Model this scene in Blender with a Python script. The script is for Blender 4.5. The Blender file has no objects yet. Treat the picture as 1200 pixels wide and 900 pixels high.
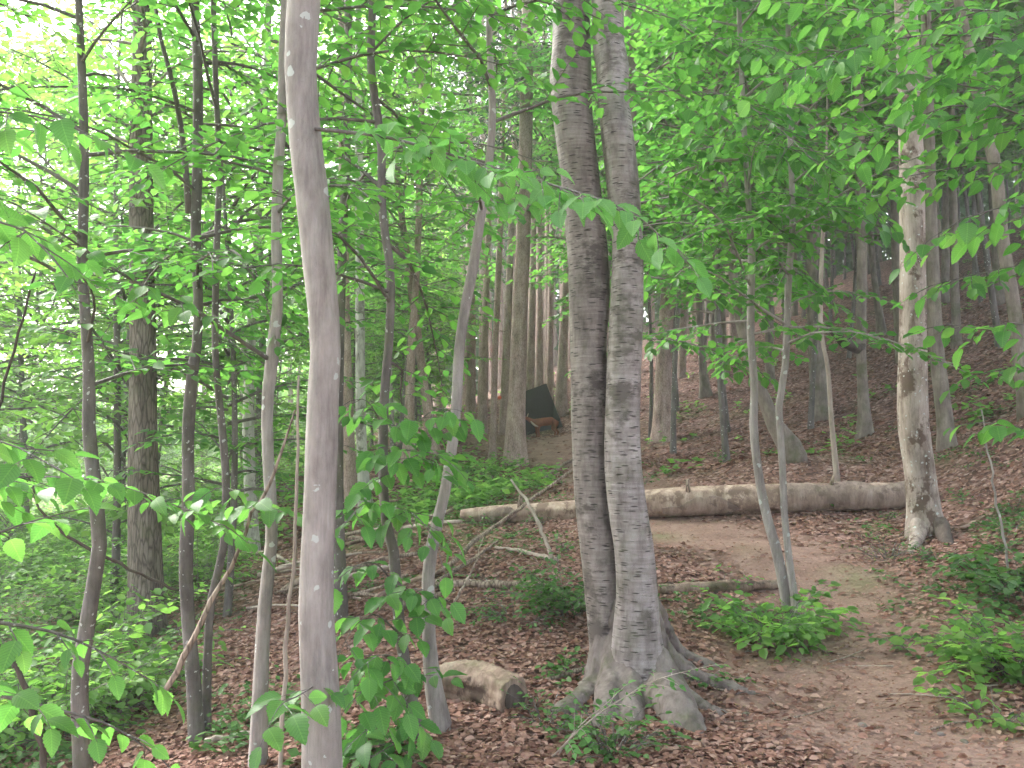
import bpy, math, random
import numpy as np
from mathutils import Matrix, Vector

# ------------------------------------------------------------------ camera, sky, sun, exposure
PITCH = math.radians(4.0)
CAMZ, FPX = 1.6, 1000.0
S = bpy.context.scene
COL = S.collection
cam_d = bpy.data.cameras.new("camera"); cam = bpy.data.objects.new("camera", cam_d); COL.objects.link(cam)
cam.location = (0, 0, CAMZ); cam.rotation_euler = (math.pi/2 + PITCH, 0, 0)
cam_d.sensor_width = 36; cam_d.lens = 36*FPX/1200; cam_d.clip_start = .05; cam_d.clip_end = 800
S.camera = cam
SUN_EL, SUN_AZ = math.radians(40), math.radians(-50)      # azimuth measured from +Y towards +X
W = bpy.data.worlds.new("World"); S.world = W; W.use_nodes = True
nt = W.node_tree; nt.nodes.clear()
sky = nt.nodes.new('ShaderNodeTexSky'); sky.sky_type = 'NISHITA'; sky.sun_disc = False
sky.sun_elevation = SUN_EL; sky.sun_rotation = SUN_AZ; sky.dust_density = 6; sky.air_density = 1.2
hsv = nt.nodes.new('ShaderNodeHueSaturation'); hsv.inputs['Saturation'].default_value = .4
bg = nt.nodes.new('ShaderNodeBackground'); bg.inputs[1].default_value = .15
wo = nt.nodes.new('ShaderNodeOutputWorld')
nt.links.new(sky.outputs[0], hsv.inputs['Color']); nt.links.new(hsv.outputs[0], bg.inputs[0]); nt.links.new(bg.outputs[0], wo.inputs[0])
sl = bpy.data.lights.new("sun", 'SUN'); sl.energy = 1.5; sl.angle = math.radians(25); sl.color = (1, .98, .95)
so = bpy.data.objects.new("sun", sl); COL.objects.link(so)
sd = Vector((math.sin(SUN_AZ)*math.cos(SUN_EL), math.cos(SUN_AZ)*math.cos(SUN_EL), math.sin(SUN_EL)))
so.rotation_euler = sd.to_track_quat('Z', 'Y').to_euler(); so.location = sd*60
S.view_settings.view_transform = 'Standard'; S.view_settings.look = 'None'
S.view_settings.gamma = 1; S.view_settings.exposure = 2.52
S.render.engine = 'CYCLES'
cy = S.cycles
cy.max_bounces = 6; cy.diffuse_bounces = 6; cy.glossy_bounces = 1; cy.transmission_bounces = 5
cy.transparent_max_bounces = 4; cy.volume_bounces = 1; cy.caustics_reflective = False; cy.caustics_refractive = False
cy.use_denoising = True; cy.use_adaptive_sampling = True; cy.adaptive_threshold = .03; cy.adaptive_min_samples = 12
try:
    cy.denoiser = 'OPENIMAGEDENOISE'; cy.denoising_input_passes = 'RGB_ALBEDO_NORMAL'
except Exception:
    pass

# ------------------------------------------------------------------ helpers
RNG = np.random.default_rng(11)
sP, cP = math.sin(PITCH), math.cos(PITCH)
def A(*v): return np.array(v, float)
def unit(v):
    v = np.asarray(v, float); return v/np.maximum(np.linalg.norm(v, axis=-1, keepdims=True), 1e-9)
def P(u, v, d):
    """point of the place seen at photo pixel (u, v) when it stands d metres ahead"""
    a, b = (u-600)/FPX, (450-v)/FPX
    k = d/(cP - b*sP)
    return A(a*k, d, CAMZ + (sP + b*cP)*k)
def pxm(d): return d/FPX
def project(p):
    p = np.asarray(p, float); y = p[..., 1]; z = p[..., 2]-CAMZ
    dep = y*cP + z*sP; up = -y*sP + z*cP
    dep = np.where(np.abs(dep) < 1e-3, 1e-3, dep)
    return 600+FPX*p[..., 0]/dep, 450-FPX*up/dep, dep

def mesh_from(name, V, faces_list, smooth=True, rnd=None):
    """faces_list: list of int arrays (n,3) or (n,4); rnd: list of per-face floats in the same order"""
    me = bpy.data.meshes.new(name)
    V = np.asarray(V, np.float32)
    me.vertices.add(len(V)); me.vertices.foreach_set('co', V.ravel())
    fl = [np.asarray(f, np.int32) for f in faces_list if len(f)]
    nl = sum(f.size for f in fl); npoly = sum(len(f) for f in fl)
    me.loops.add(nl); me.loops.foreach_set('vertex_index', np.concatenate([f.ravel() for f in fl]))
    me.polygons.add(npoly)
    starts, s = [], 0
    for f in fl:
        starts.append(s + np.arange(len(f))*f.shape[1]); s += f.size
    me.polygons.foreach_set('loop_start', np.concatenate(starts).astype(np.int32))
    me.update(calc_edges=True); me.validate()
    if smooth: me.polygons.foreach_set('use_smooth', np.ones(len(me.polygons), bool))
    if rnd is not None:
        at = me.attributes.new('rnd', 'FLOAT', 'FACE'); at.data.foreach_set('value', np.asarray(rnd, np.float32))
    return me

class MB:
    """collects tubes and loose faces, then links them as one mesh object"""
    def __init__(s): s.V = []; s.Q = []; s.T = []; s.n = 0
    def add(s, V, Q=None, T=None):
        V = np.asarray(V, float).reshape(-1, 3)
        if Q is not None and len(Q): s.Q.append(np.asarray(Q)+s.n)
        if T is not None and len(T): s.T.append(np.asarray(T)+s.n)
        s.V.append(V); s.n += len(V)
    def tube(s, pts, rad, sides=8, shape=None, cap=True):
        pts = np.asarray(pts, float); rad = np.asarray(rad, float); n = len(pts)
        t = np.gradient(pts, axis=0); t = unit(t)
        ref = A(0, 1, 0) if abs(t[0][1]) < .8 else A(1, 0, 0)
        us = []; u = unit(np.cross(t[0], ref))
        for i in range(n):
            u = unit(u - t[i]*np.dot(u, t[i])); us.append(u)
        us = np.array(us); vs = np.cross(t, us)
        ang = np.arange(sides)*2*math.pi/sides
        R = rad[:, None]*np.ones(sides)[None]
        if shape is not None: R = R*shape(np.arange(n), ang, pts, rad)
        V = pts[:, None] + (us[:, None]*np.cos(ang)[None, :, None] + vs[:, None]*np.sin(ang)[None, :, None])*R[..., None]
        i = np.arange(n-1)[:, None]*sides; j = np.arange(sides)[None]; j2 = (j+1) % sides
        Q = np.stack([i+j, i+j2, i+sides+j2, i+sides+j], -1).reshape(-1, 4)
        V = V.reshape(-1, 3); T = []
        if cap:
            b = len(V); V = np.vstack([V, pts[:1], pts[-1:]])
            jj = np.arange(sides); k2 = (jj+1) % sides
            T = np.vstack([np.stack([k2, jj, np.full(sides, b)], -1),
                           np.stack([(n-1)*sides+jj, (n-1)*sides+k2, np.full(sides, b+1)], -1)])
        s.add(V, Q, T)
    def mesh(s, name, smooth=True):
        return mesh_from(name, np.vstack(s.V), [np.vstack(s.Q) if s.Q else [], np.vstack(s.T) if s.T else []], smooth)
    def build(s, name, mat, parent=None, smooth=True):
        return obj(name, s.mesh(name, smooth), mat, parent)

def obj(name, me, mat=None, parent=None):
    o = bpy.data.objects.new(name, me); COL.objects.link(o)
    if mat is not None and me is not None and not me.materials: me.materials.append(mat)
    if parent is not None: o.parent = parent; o.matrix_parent_inverse = Matrix.Identity(4)
    return o
def tag(o, label=None, cat=None, group=None, kind=None):
    for k, v in (('label', label), ('category', cat), ('group', group), ('kind', kind)):
        if v: o[k] = v
    return o
def thing(name, label, cat, group=None, loc=(0, 0, 0)):
    o = bpy.data.objects.new(name, None); COL.objects.link(o); o.location = loc; o.empty_display_size = .2
    return tag(o, label, cat, group)

# leaf shapes: outline points in the leaf's own frame (x along, y across, z up), folded on the midrib
LEAF = {
 'far': (A(*[(0,0,0),(.42,.33,.07),(1,0,-.03),(.42,-.33,.07)]).reshape(-1, 3), [(0,2,1),(0,3,2)]),
 'mid': (A(*[(0,0,0),(.24,.29,.06),(.66,.28,.05),(1,0,-.08),(.66,-.28,.05),(.24,-.29,.06)]).reshape(-1, 3), [(0,3,2,1),(0,5,4,3)]),
 'needle': (A(*[(0,0,0),(.4,.11,.02),(1,0,-.05),(.4,-.11,.02)]).reshape(-1, 3), [(0,2,1),(0,3,2)]),
 'litter': (A(*[(0,0,0),(.26,.3,.13),(.66,.27,.16),(1,0,.05),(.66,-.27,.16),(.26,-.3,.13)]).reshape(-1, 3), [(0,3,2,1),(0,5,4,3)]),
}
class Leaves:
    def __init__(s): s.p = []; s.d = []; s.n = []; s.s = []
    def add(s, p, d, n, sz): s.p.append(p); s.d.append(d); s.n.append(n); s.s.append(sz)
    def arrays(s):
        return np.vstack(s.p), np.vstack(s.d), np.vstack(s.n), np.concatenate(s.s)
    def mesh(s, name, kind='mid', keep=None, rng=RNG):
        p, d, n, sz = s.arrays()
        if keep is not None:
            k = keep(p); p, d, n, sz = p[k], d[k], n[k], sz[k]
        x = unit(d); y = unit(np.cross(n, x)); z = np.cross(x, y)
        T, F = LEAF[kind]
        wid = rng.uniform(.85, 1.15, len(p))
        V = p[:, None] + sz[:, None, None]*(x[:, None]*T[None, :, 0:1] + (y*wid[:, None])[:, None]*T[None, :, 1:2] + z[:, None]*T[None, :, 2:3])
        F = np.array(F); k = len(T)
        faces = (np.arange(len(p))[:, None, None]*k + F[None]).reshape(-1, F.shape[1])
        r = np.repeat(rng.uniform(0, 1, len(p)), len(F))
        return mesh_from(name, V.reshape(-1, 3), [faces], False, r)

def axis_curve(rng, start, az, el, L, droop, n=7):
    pts = [np.asarray(start, float)]; st = L/(n-1)
    for i in range(n-1):
        d = A(math.sin(az)*math.cos(el), math.cos(az)*math.cos(el), math.sin(el))
        pts.append(pts[-1]+d*st); az += rng.normal(0, .12); el -= droop/(n-1) + rng.normal(0, .05)
    return np.array(pts)
def resample(pts, n):
    pts = np.asarray(pts, float); s = np.r_[0, np.cumsum(np.linalg.norm(np.diff(pts[:, :3], axis=0), axis=1))]
    t = np.linspace(0, s[-1], n)
    return np.stack([np.interp(t, s, pts[:, k]) for k in range(pts.shape[1])], -1)
def smooth_path(pts, n):
    """Catmull-Rom through pts (any columns), n samples"""
    pts = np.asarray(pts, float)
    if len(pts) < 3: return resample(pts, n)
    q = np.vstack([2*pts[0]-pts[1], pts, 2*pts[-1]-pts[-2]]); out = []
    m = max(2, int(math.ceil(n/(len(pts)-1)))+1)
    for i in range(len(pts)-1):
        a, b, c, d = q[i:i+4]
        for t in np.linspace(0, 1, m, endpoint=False):
            out.append(.5*((2*b)+(-a+c)*t+(2*a-5*b+4*c-d)*t*t+(-a+3*b-3*c+d)*t**3))
    out.append(pts[-1])
    return resample(np.array(out), n)

def dress(rng, ax, r0, wood, lv, leaf, twig_gap=.13, leaf_gap=.045, twig_frac=.4, start=.18, sides=5, droop=.3, twig_sides=3, up=None):
    """a leafy spray: side twigs alternate along the axis ax and carry alternate leaves in one flat layer"""
    ax = np.asarray(ax, float); n = len(ax)
    seg = np.linalg.norm(np.diff(ax, axis=0), axis=1); s = np.r_[0, np.cumsum(seg)]; L = s[-1]
    wood.tube(ax, np.linspace(r0, max(r0*.22, .0012), n), sides, cap=False)
    up = A(0, 0, 1) if up is None else up
    k = max(3, int(L*(1-start)/twig_gap)); side = 1 if rng.random() < .5 else -1
    for i in range(k+1):
        f = start + (1-start)*(i/k); q = f*L
        p = np.array([np.interp(q, s, ax[:, c]) for c in range(3)])
        j = min(n-2, np.searchsorted(s, q)-1 if q > 0 else 0); t = unit(ax[max(j, 0)+1]-ax[max(j, 0)])
        nn = unit(up + rng.normal(0, .22, 3)); lat = unit(np.cross(nn, t))
        if i == k: d = t; tl = twig_frac*L*.35
        else:
            a = rng.uniform(.75, 1.15); d = t*math.cos(a) + lat*side*math.sin(a); side = -side
            tl = twig_frac*L*(1.05-f*.75)*rng.uniform(.6, 1.15)
        d = unit(d + A(0, 0, -rng.uniform(0, droop)*.6)); tl = max(tl, leaf*1.2)
        e = p + d*tl*.55; tip = e + unit(d + A(0, 0, -.15))*tl*.45
        if tl > .05 and twig_sides: wood.tube(np.array([p, e, tip]), [r0*.28+.0008, r0*.16+.0008, .0007], twig_sides, cap=False)
        m = max(2, int(tl/leaf_gap)); tt = (np.arange(m)+.7)/m
        pos = np.where(tt[:, None] < .55, p+(e-p)*(tt/.55)[:, None], e+(tip-e)*((tt-.55)/.45)[:, None])
        sg = np.where(np.arange(m) % 2 == 0, 1, -1); la = unit(np.cross(nn, d))
        an = rng.uniform(.65, 1.15, m); an[-1] = .1
        ld = d[None]*np.cos(an)[:, None] + la[None]*(sg*np.sin(an))[:, None]
        ld[:, 2] -= rng.uniform(-.05, droop*1.6, m)
        lv.add(pos, ld, nn[None]+rng.normal(0, .28, (m, 3)), leaf*rng.uniform(.6, 1.18, m))

# ------------------------------------------------------------------ materials
MATS = {}
def new_mat(name):
    m = bpy.data.materials.new(name); m.use_nodes = True; m.node_tree.nodes.clear(); MATS[name] = m
    return m, m.node_tree
def N(nt, t, **kw):
    n = nt.nodes.new(t)
    for k, v in kw.items():
        if k.startswith('i_'):
            key = k[2:]; n.inputs[int(key) if key.isdigit() else key.replace('_', ' ')].default_value = v
        else: setattr(n, k, v)
    return n
def ramp(nt, fac, stops):
    r = nt.nodes.new('ShaderNodeValToRGB'); e = r.color_ramp.elements
    while len(e) < len(stops): e.new(.5)
    for x, (p, c) in zip(e, stops): x.position = p; x.color = (*c, 1) if len(c) == 3 else c
    nt.links.new(fac, r.inputs[0]); return r.outputs[0]
def mixc(nt, fac, a, b, mode='MIX'):
    m = nt.nodes.new('ShaderNodeMix'); m.data_type = 'RGBA'; m.blend_type = mode
    for sock, v in ((m.inputs[0], fac), (m.inputs[6], a), (m.inputs[7], b)):
        if hasattr(v, 'links'): nt.links.new(v, sock)
        else: sock.default_value = v if isinstance(v, (int, float)) else (*v, 1)
    return m.outputs[2]
def coords(nt, scale=(1, 1, 1), src='Object'):
    tc = N(nt, 'ShaderNodeTexCoord'); mp = N(nt, 'ShaderNodeMapping'); mp.inputs['Scale'].default_value = scale
    nt.links.new(tc.outputs[src], mp.inputs[0]); return mp.outputs[0]
def noise(nt, vec, scale, detail=5, rough=.6):
    n = N(nt, 'ShaderNodeTexNoise'); n.inputs['Scale'].default_value = scale; n.inputs['Detail'].default_value = detail; n.inputs['Roughness'].default_value = rough
    nt.links.new(vec, n.inputs['Vector']); return n.outputs['Fac']
def finish(nt, col, rough=.85, bump=None, bstr=.4, bdist=.01, spec=.25):
    b = N(nt, 'ShaderNodeBsdfPrincipled'); o = N(nt, 'ShaderNodeOutputMaterial')
    if hasattr(col, 'links'): nt.links.new(col, b.inputs['Base Color'])
    else: b.inputs['Base Color'].default_value = (*col, 1)
    b.inputs['Roughness'].default_value = rough; b.inputs['Specular IOR Level'].default_value = spec
    if bump is not None:
        bp = N(nt, 'ShaderNodeBump'); bp.inputs['Strength'].default_value = bstr; bp.inputs['Distance'].default_value = bdist
        nt.links.new(bump, bp.inputs['Height']); nt.links.new(bp.outputs[0], b.inputs['Normal'])
    nt.links.new(b.outputs[0], o.inputs[0]); return b

def leaf_mat(name, stops, trans, tmix=.45, rough=.45, spec=.35, veins=False):
    m, t = new_mat(name)
    at = N(t, 'ShaderNodeAttribute', attribute_name='rnd'); oi = N(t, 'ShaderNodeObjectInfo')
    ad = N(t, 'ShaderNodeMath', operation='MULTIPLY_ADD'); ad.inputs[1].default_value = .75
    ml = N(t, 'ShaderNodeMath', operation='MULTIPLY'); ml.inputs[1].default_value = .25
    t.links.new(oi.outputs['Random'], ml.inputs[0]); t.links.new(at.outputs['Fac'], ad.inputs[0]); t.links.new(ml.outputs[0], ad.inputs[2])
    c = ramp(t, ad.outputs[0], stops)
    vn = noise(t, coords(t, (1, 1, 1)), 40, 2); c = mixc(t, .25, c, ramp(t, vn, [(.3, (.5, .5, .5)), (.7, (1.2, 1.2, 1.2))]), 'MULTIPLY')
    b = N(t, 'ShaderNodeBsdfPrincipled'); b.inputs['Roughness'].default_value = rough; b.inputs['Specular IOR Level'].default_value = spec
    if veins:
        sp = N(t, 'ShaderNodeSeparateXYZ'); t.links.new(coords(t), sp.inputs[0])
        ay = N(t, 'ShaderNodeMath', operation='ABSOLUTE'); t.links.new(sp.outputs[1], ay.inputs[0])
        lin = N(t, 'ShaderNodeMath', operation='MULTIPLY_ADD'); lin.inputs[1].default_value = -.9; t.links.new(ay.outputs[0], lin.inputs[0]); t.links.new(sp.outputs[0], lin.inputs[2])
        fr = N(t, 'ShaderNodeMath', operation='SINE'); sc_ = N(t, 'ShaderNodeMath', operation='MULTIPLY'); sc_.inputs[1].default_value = 62; t.links.new(lin.outputs[0], sc_.inputs[0]); t.links.new(sc_.outputs[0], fr.inputs[0])
        vl = ramp(t, fr.outputs[0], [(.0, (1, 1, 1)), (.8, (.93, .93, .93)), (1, (.78, .8, .72))]); rib = ramp(t, ay.outputs[0], [(.008, (1.35, 1.25, 1.2)), (.022, (1, 1, 1))])
        c = mixc(t, 1, mixc(t, 1, c, vl, 'MULTIPLY'), rib, 'MULTIPLY')
        bp = N(t, 'ShaderNodeBump'); bp.inputs['Strength'].default_value = .5; bp.inputs['Distance'].default_value = .004; t.links.new(vl, bp.inputs['Height']); t.links.new(bp.outputs[0], b.inputs['Normal'])
    tr = N(t, 'ShaderNodeBsdfTranslucent'); mx = N(t, 'ShaderNodeMixShader'); mx.inputs[0].default_value = tmix
    o = N(t, 'ShaderNodeOutputMaterial')
    t.links.new(c, b.inputs['Base Color'])
    tc = mixc(t, 1.0, c, trans, 'MULTIPLY'); t.links.new(tc, tr.inputs[0])
    t.links.new(b.outputs[0], mx.inputs[1]); t.links.new(tr.outputs[0], mx.inputs[2]); t.links.new(mx.outputs[0], o.inputs[0])
    return m
G1 = [(0, (.043, .135, .036)), (.35, (.06, .182, .044)), (.7, (.085, .225, .05)), (1, (.125, .275, .065))]
leaf_mat('beech_leaf', G1, (2.5, 2.4, 1.6), .52)
leaf_mat('bright_leaf', [(0, (.075, .19, .045)), (.5, (.115, .26, .062)), (1, (.175, .32, .088))], (2.5, 2.3, 1.6), .55)
leaf_mat('veined_leaf', [(0, (.055, .165, .045)), (.35, (.075, .215, .055)), (.7, (.1, .26, .065)), (1, (.145, .31, .085))], (2.5, 2.4, 1.6), .5, .4, .4, True)
leaf_mat('veined_bright_leaf', [(0, (.075, .21, .055)), (.5, (.105, .27, .075)), (1, (.155, .33, .1))], (2.1, 2.2, 1.6), .42, .4, .4, True)
leaf_mat('deep_leaf', [(0, (.03, .09, .024)), (.5, (.045, .125, .03)), (1, (.07, .17, .04))], (2.4, 2.2, 1.4), .45)
leaf_mat('needle_leaf', [(0, (.018, .045, .018)), (1, (.035, .075, .025))], (1.2, 1.4, 1), .15)
leaf_mat('herb_leaf', [(0, (.045, .125, .03)), (.5, (.075, .18, .045)), (1, (.12, .24, .07))], (1.6, 1.6, 1.1), .35)
leaf_mat('grass_blade', [(0, (.08, .16, .03)), (1, (.16, .26, .06))], (1.6, 1.5, 1), .35)
leaf_mat('dead_leaf', [(0, (.11, .058, .044)), (.3, (.21, .108, .082)), (.6, (.315, .178, .142)), (.85, (.41, .275, .235)), (1, (.54, .43, .39))], (1, .9, .8), .1, .8, .15)

def bark(name, base, dark, light, kind='smooth', spots=0, green=0, rough=.8):
    m, t = new_mat(name)
    vec = coords(t, (1, 1, 1))
    n1 = noise(t, coords(t, (1, 1, .35)), 9, 6, .65); n2 = noise(t, vec, 60, 4, .7); n3 = noise(t, vec, 2.2, 3)
    c = ramp(t, n1, [(.3, dark), (.5, base), (.72, light)])
    c = mixc(t, .5, c, ramp(t, n3, [(.3, (.72, .7, .7)), (.7, (1.12, 1.1, 1.08))]), 'MULTIPLY')
    st = noise(t, coords(t, (1, 1, .07)), 55, 4, .7); c = mixc(t, .12 if kind == 'cherry' else .55, c, ramp(t, st, [(.3, (.62, .6, .6)), (.5, (1, 1, 1)), (.72, (1.18, 1.17, 1.16))]), 'MULTIPLY')
    hgt = mixc(t, .5, n1, st)
    if kind == 'cherry':
        v = N(t, 'ShaderNodeTexVoronoi'); v.inputs['Scale'].default_value = 1; v.inputs['Randomness'].default_value = 1
        t.links.new(coords(t, (11, 11, 72)), v.inputs['Vector'])
        dash = ramp(t, v.outputs['Distance'], [(.2, (1, 1, 1)), (.34, (0, 0, 0))])
        sel = N(t, 'ShaderNodeSeparateColor'); t.links.new(v.outputs['Color'], sel.inputs[0])
        pick = ramp(t, sel.outputs[0], [(.3, (0, 0, 0)), (.38, (1, 1, 1))])
        msk = mixc(t, 1, dash, pick, 'MULTIPLY')
        band = ramp(t, noise(t, coords(t, (1.2, 1.2, 26)), 2.2, 4, .6), [(.42, (.78, .76, .76)), (.6, (1.1, 1.1, 1.12))])
        c = mixc(t, .75, c, band, 'MULTIPLY')
        rough_patch = ramp(t, noise(t, coords(t, (1, 1, 1.6)), 2.6, 5, .7), [(.54, (0, 0, 0)), (.62, (1, 1, 1))])
        c = mixc(t, rough_patch, c, dark)
        c = mixc(t, msk, c, tuple(x*.38 for x in dark))
        hgt = mixc(t, .5, band, dash)
    if kind == 'scaly':
        v = N(t, 'ShaderNodeTexVoronoi', feature='DISTANCE_TO_EDGE'); v.inputs['Scale'].default_value = 1
        t.links.new(coords(t, (26, 26, 13)), v.inputs['Vector'])
        crack = ramp(t, v.outputs['Distance'], [(.0, (.35, .33, .33)), (.1, (1, 1, 1))])
        c = mixc(t, .65, c, crack, 'MULTIPLY'); hgt = crack
    if kind == 'furrow':
        v = N(t, 'ShaderNodeTexVoronoi', feature='DISTANCE_TO_EDGE'); v.inputs['Scale'].default_value = 1
        t.links.new(coords(t, (30, 30, 5)), v.inputs['Vector'])
        crack = ramp(t, v.outputs['Distance'], [(.0, (.25, .23, .22)), (.16, (1, 1, 1))])
        c = mixc(t, .85, c, crack, 'MULTIPLY'); hgt = crack
    if kind == 'patchy':
        pt = ramp(t, noise(t, coords(t, (1, 1, .8)), 4.2, 5, .7), [(.53, (0, 0, 0)), (.59, (1, 1, 1))])
        c = mixc(t, pt, c, dark)
    if spots:
        v = N(t, 'ShaderNodeTexVoronoi'); v.inputs['Scale'].default_value = spots; wv = mixc(t, .05, vec, noise(t, vec, 26, 4)); t.links.new(wv, v.inputs['Vector'])
        sel = N(t, 'ShaderNodeSeparateColor'); t.links.new(v.outputs['Color'], sel.inputs[0])
        ad = N(t, 'ShaderNodeMath', operation='MULTIPLY_ADD'); ad.inputs[1].default_value = .5; ad.inputs[2].default_value = -.19
        t.links.new(sel.outputs[0], ad.inputs[0]); lt = N(t, 'ShaderNodeMath', operation='LESS_THAN'); t.links.new(v.outputs['Distance'], lt.inputs[0]); t.links.new(ad.outputs[0], lt.inputs[1])
        c = mixc(t, lt.outputs[0], c, (.46, .48, .47))
    if green:
        gp = ramp(t, noise(t, vec, 3.5, 4, .65), [(.5, (0, 0, 0)), (.68, (green, green, green))])
        c = mixc(t, gp, c, (.07, .085, .03))
    h2 = mixc(t, .35, hgt, n2)
    finish(t, c, rough, h2, .55, .012, .3)
    return m
bark('grey_bark', (.3, .27, .262), (.18, .158, .154), (.42, .39, .38), 'smooth', spots=15)
bark('dark_bark', (.145, .128, .126), (.08, .07, .068), (.23, .21, .205), 'smooth', spots=34, green=.5)
bark('cherry_bark', (.31, .275, .275), (.125, .104, .1), (.44, .405, .41), 'cherry', green=.35, rough=.5)
bark('dark_cherry_bark', (.25, .216, .21), (.1, .082, .078), (.37, .335, .33), 'cherry', rough=.6)
bark('spruce_bark', (.41, .3, .275), (.24, .168, .152), (.53, .42, .39), 'scaly')
bark('furrowed_bark', (.20, .165, .145), (.10, .082, .072), (.29, .25, .225), 'furrow', green=.4)
bark('pale_bark', (.45, .44, .42), (.2, .185, .17), (.62, .61, .59), 'patchy')
bark('beech_bark', (.35, .295, .265), (.12, .082, .066), (.45, .395, .365), 'patchy', spots=26, green=.25)
bark('hill_bark', (.22, .185, .165), (.13, .105, .095), (.31, .27, .245), 'smooth', green=.6)
bark('dead_wood', (.33, .26, .215), (.19, .14, .115), (.48, .40, .345), 'furrow')
bark('pale_wood', (.36, .3, .265), (.22, .175, .15), (.5, .44, .4), 'smooth')
bark('log_wood', (.42, .31, .255), (.22, .15, .122), (.6, .48, .41), 'patchy')
bark('rotten_wood', (.27, .195, .155), (.1, .068, .055), (.44, .36, .3), 'patchy', green=.6)
bark('log_bark', (.3, .225, .195), (.17, .122, .105), (.42, .335, .3), 'patchy')
bark('dark_wood', (.09, .07, .062), (.045, .035, .03), (.14, .115, .1), 'smooth')
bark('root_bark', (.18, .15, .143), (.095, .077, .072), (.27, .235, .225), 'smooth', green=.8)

# ------------------------------------------------------------------ terrain
CP = [(0,0,0),(-3,0,-.3),(3,0,.3),(0,-8,-.3),(0,3,0),(-3,3,-.4),(3,3.2,.2),(-22,0,-2.4),(-22,15,-2.6),(-45,45,-2.5),(22,0,6),(22,20,10),(28,45,14),
      (8,65,10.5),(0,65,5.5),(-20,70,0),(30,70,14),(-60,0,-4),(60,0,12),(0,-40,-1),(-8,4,-1.3),(8,4,1.9)]
CP += [tuple(P(*q)) for q in [(745,815,5.5),(515,850,4.9),(230,880,5.4),(170,755,9),(1085,638,8.7),(910,725,7),(540,614,10.8),(700,612,10.3),(900,600,10),(1060,598,10),
      (1190,760,5.6),(1200,620,7.6),(1208,470,10.5),(1108,540,11.5),(1014,515,14.5),(962,490,17),(928,527,11.5),(1100,400,19),(1150,350,25),(950,385,28),
      (950,345,42),(827,465,22),(850,400,33),(778,520,19),(660,475,25),(622,458,29),(640,514,23.5),(618,519,23.6),(662,509,23.9),(640,503,26),(604,548,18),(577,543,19),(566,505,22),(478,545,17),
      (508,525,18),(428,598,14),(409,588,15),(293,650,12),(50,640,16),(50,602,30),(200,566,40),(470,500,34),(330,800,6.2),(420,720,7.5),(650,690,7.4),(820,640,8.6)]]
CP = np.array(CP)
def _ker(r): return r
_n = len(CP); _D = np.linalg.norm(CP[:, None, :2]-CP[None, :, :2], axis=-1)
_K = np.zeros((_n+3, _n+3)); _K[:_n, :_n] = -_ker(_D) + np.eye(_n)*-.12
_K[:_n, _n] = 1; _K[:_n, _n+1:] = CP[:, :2]; _K[_n, :_n] = 1; _K[_n+1:, :_n] = CP[:, :2].T
_w = np.linalg.solve(_K, np.r_[CP[:, 2], 0, 0, 0])
_LAT = np.random.default_rng(5).uniform(-1, 1, (64, 64))
def vnoise(x, y):
    xi = np.floor(x).astype(int); yi = np.floor(y).astype(int); fx = x-xi; fy = y-yi
    fx = fx*fx*(3-2*fx); fy = fy*fy*(3-2*fy)
    g = lambda a, b: _LAT[a % 64, b % 64]
    return (g(xi, yi)*(1-fx)+g(xi+1, yi)*fx)*(1-fy) + (g(xi, yi+1)*(1-fx)+g(xi+1, yi+1)*fx)*fy
def ground(x, y):
    x = np.asarray(x, float); y = np.asarray(y, float); sh = np.broadcast(x, y).shape
    X = np.clip(np.broadcast_to(x, sh).ravel(), -65, 65); Y = np.clip(np.broadcast_to(y, sh).ravel(), -40, 72)
    out = np.empty(len(X))
    for i in range(0, len(X), 20000):
        a = X[i:i+20000]; b = Y[i:i+20000]
        D = np.sqrt((a[:, None]-CP[None, :, 0])**2 + (b[:, None]-CP[None, :, 1])**2 + .35)
        out[i:i+20000] = -_ker(D) @ _w[:_n] + _w[_n] + a*_w[_n+1] + b*_w[_n+2]
    out += .05*vnoise(X*1.1, Y*1.1) + .022*vnoise(X*3.3+7, Y*3.3) + .01*vnoise(X*9, Y*9+3)
    return out.reshape(sh)
def gz(x, y): return float(ground(A(x), A(y))[0])
def Gp(u, v):
    """where the view ray of photo pixel (u, v) meets the ground"""
    ys = np.concatenate([np.arange(2, 20, .03), np.arange(20, 70, .15)])
    a, b = (u-600)/FPX, (450-v)/FPX; k = ys/(cP-b*sP)
    below = (CAMZ+(sP+b*cP)*k) < ground(a*k, ys)
    i = int(np.argmax(below)) if below.any() else len(ys)-1
    x, y = a*k[i], ys[i]
    return A(x, y, gz(x, y))
PATH = [Gp(u, v)[:2] for u, v in [(1120,893),(1040,850),(1000,780),(985,720),(950,672),(880,640),(800,625)]] + [Gp(735, 575)[:2], Gp(695, 556)[:2], Gp(660, 536)[:2], Gp(640, 520)[:2]]
PATH = smooth_path(np.array([[1.6, 1.0], [1.7, 2.4]] + [list(p) for p in PATH]), 80)
PW = np.interp(np.arange(80), [0, 18, 45, 60, 70, 79], [.75, .75, .65, .6, 1.0, 1.7])
def path_mask(x, y):
    d = np.sqrt((np.ravel(x)[:, None]-PATH[None, :, 0])**2 + (np.ravel(y)[:, None]-PATH[None, :, 1])**2)/PW[None]
    d = d.min(1) + .28*vnoise(np.ravel(x)*2.1, np.ravel(y)*2.1) + .14*vnoise(np.ravel(x)*6, np.ravel(y)*6)
    return np.clip(1.45-d*1.0, 0, 1)
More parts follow.
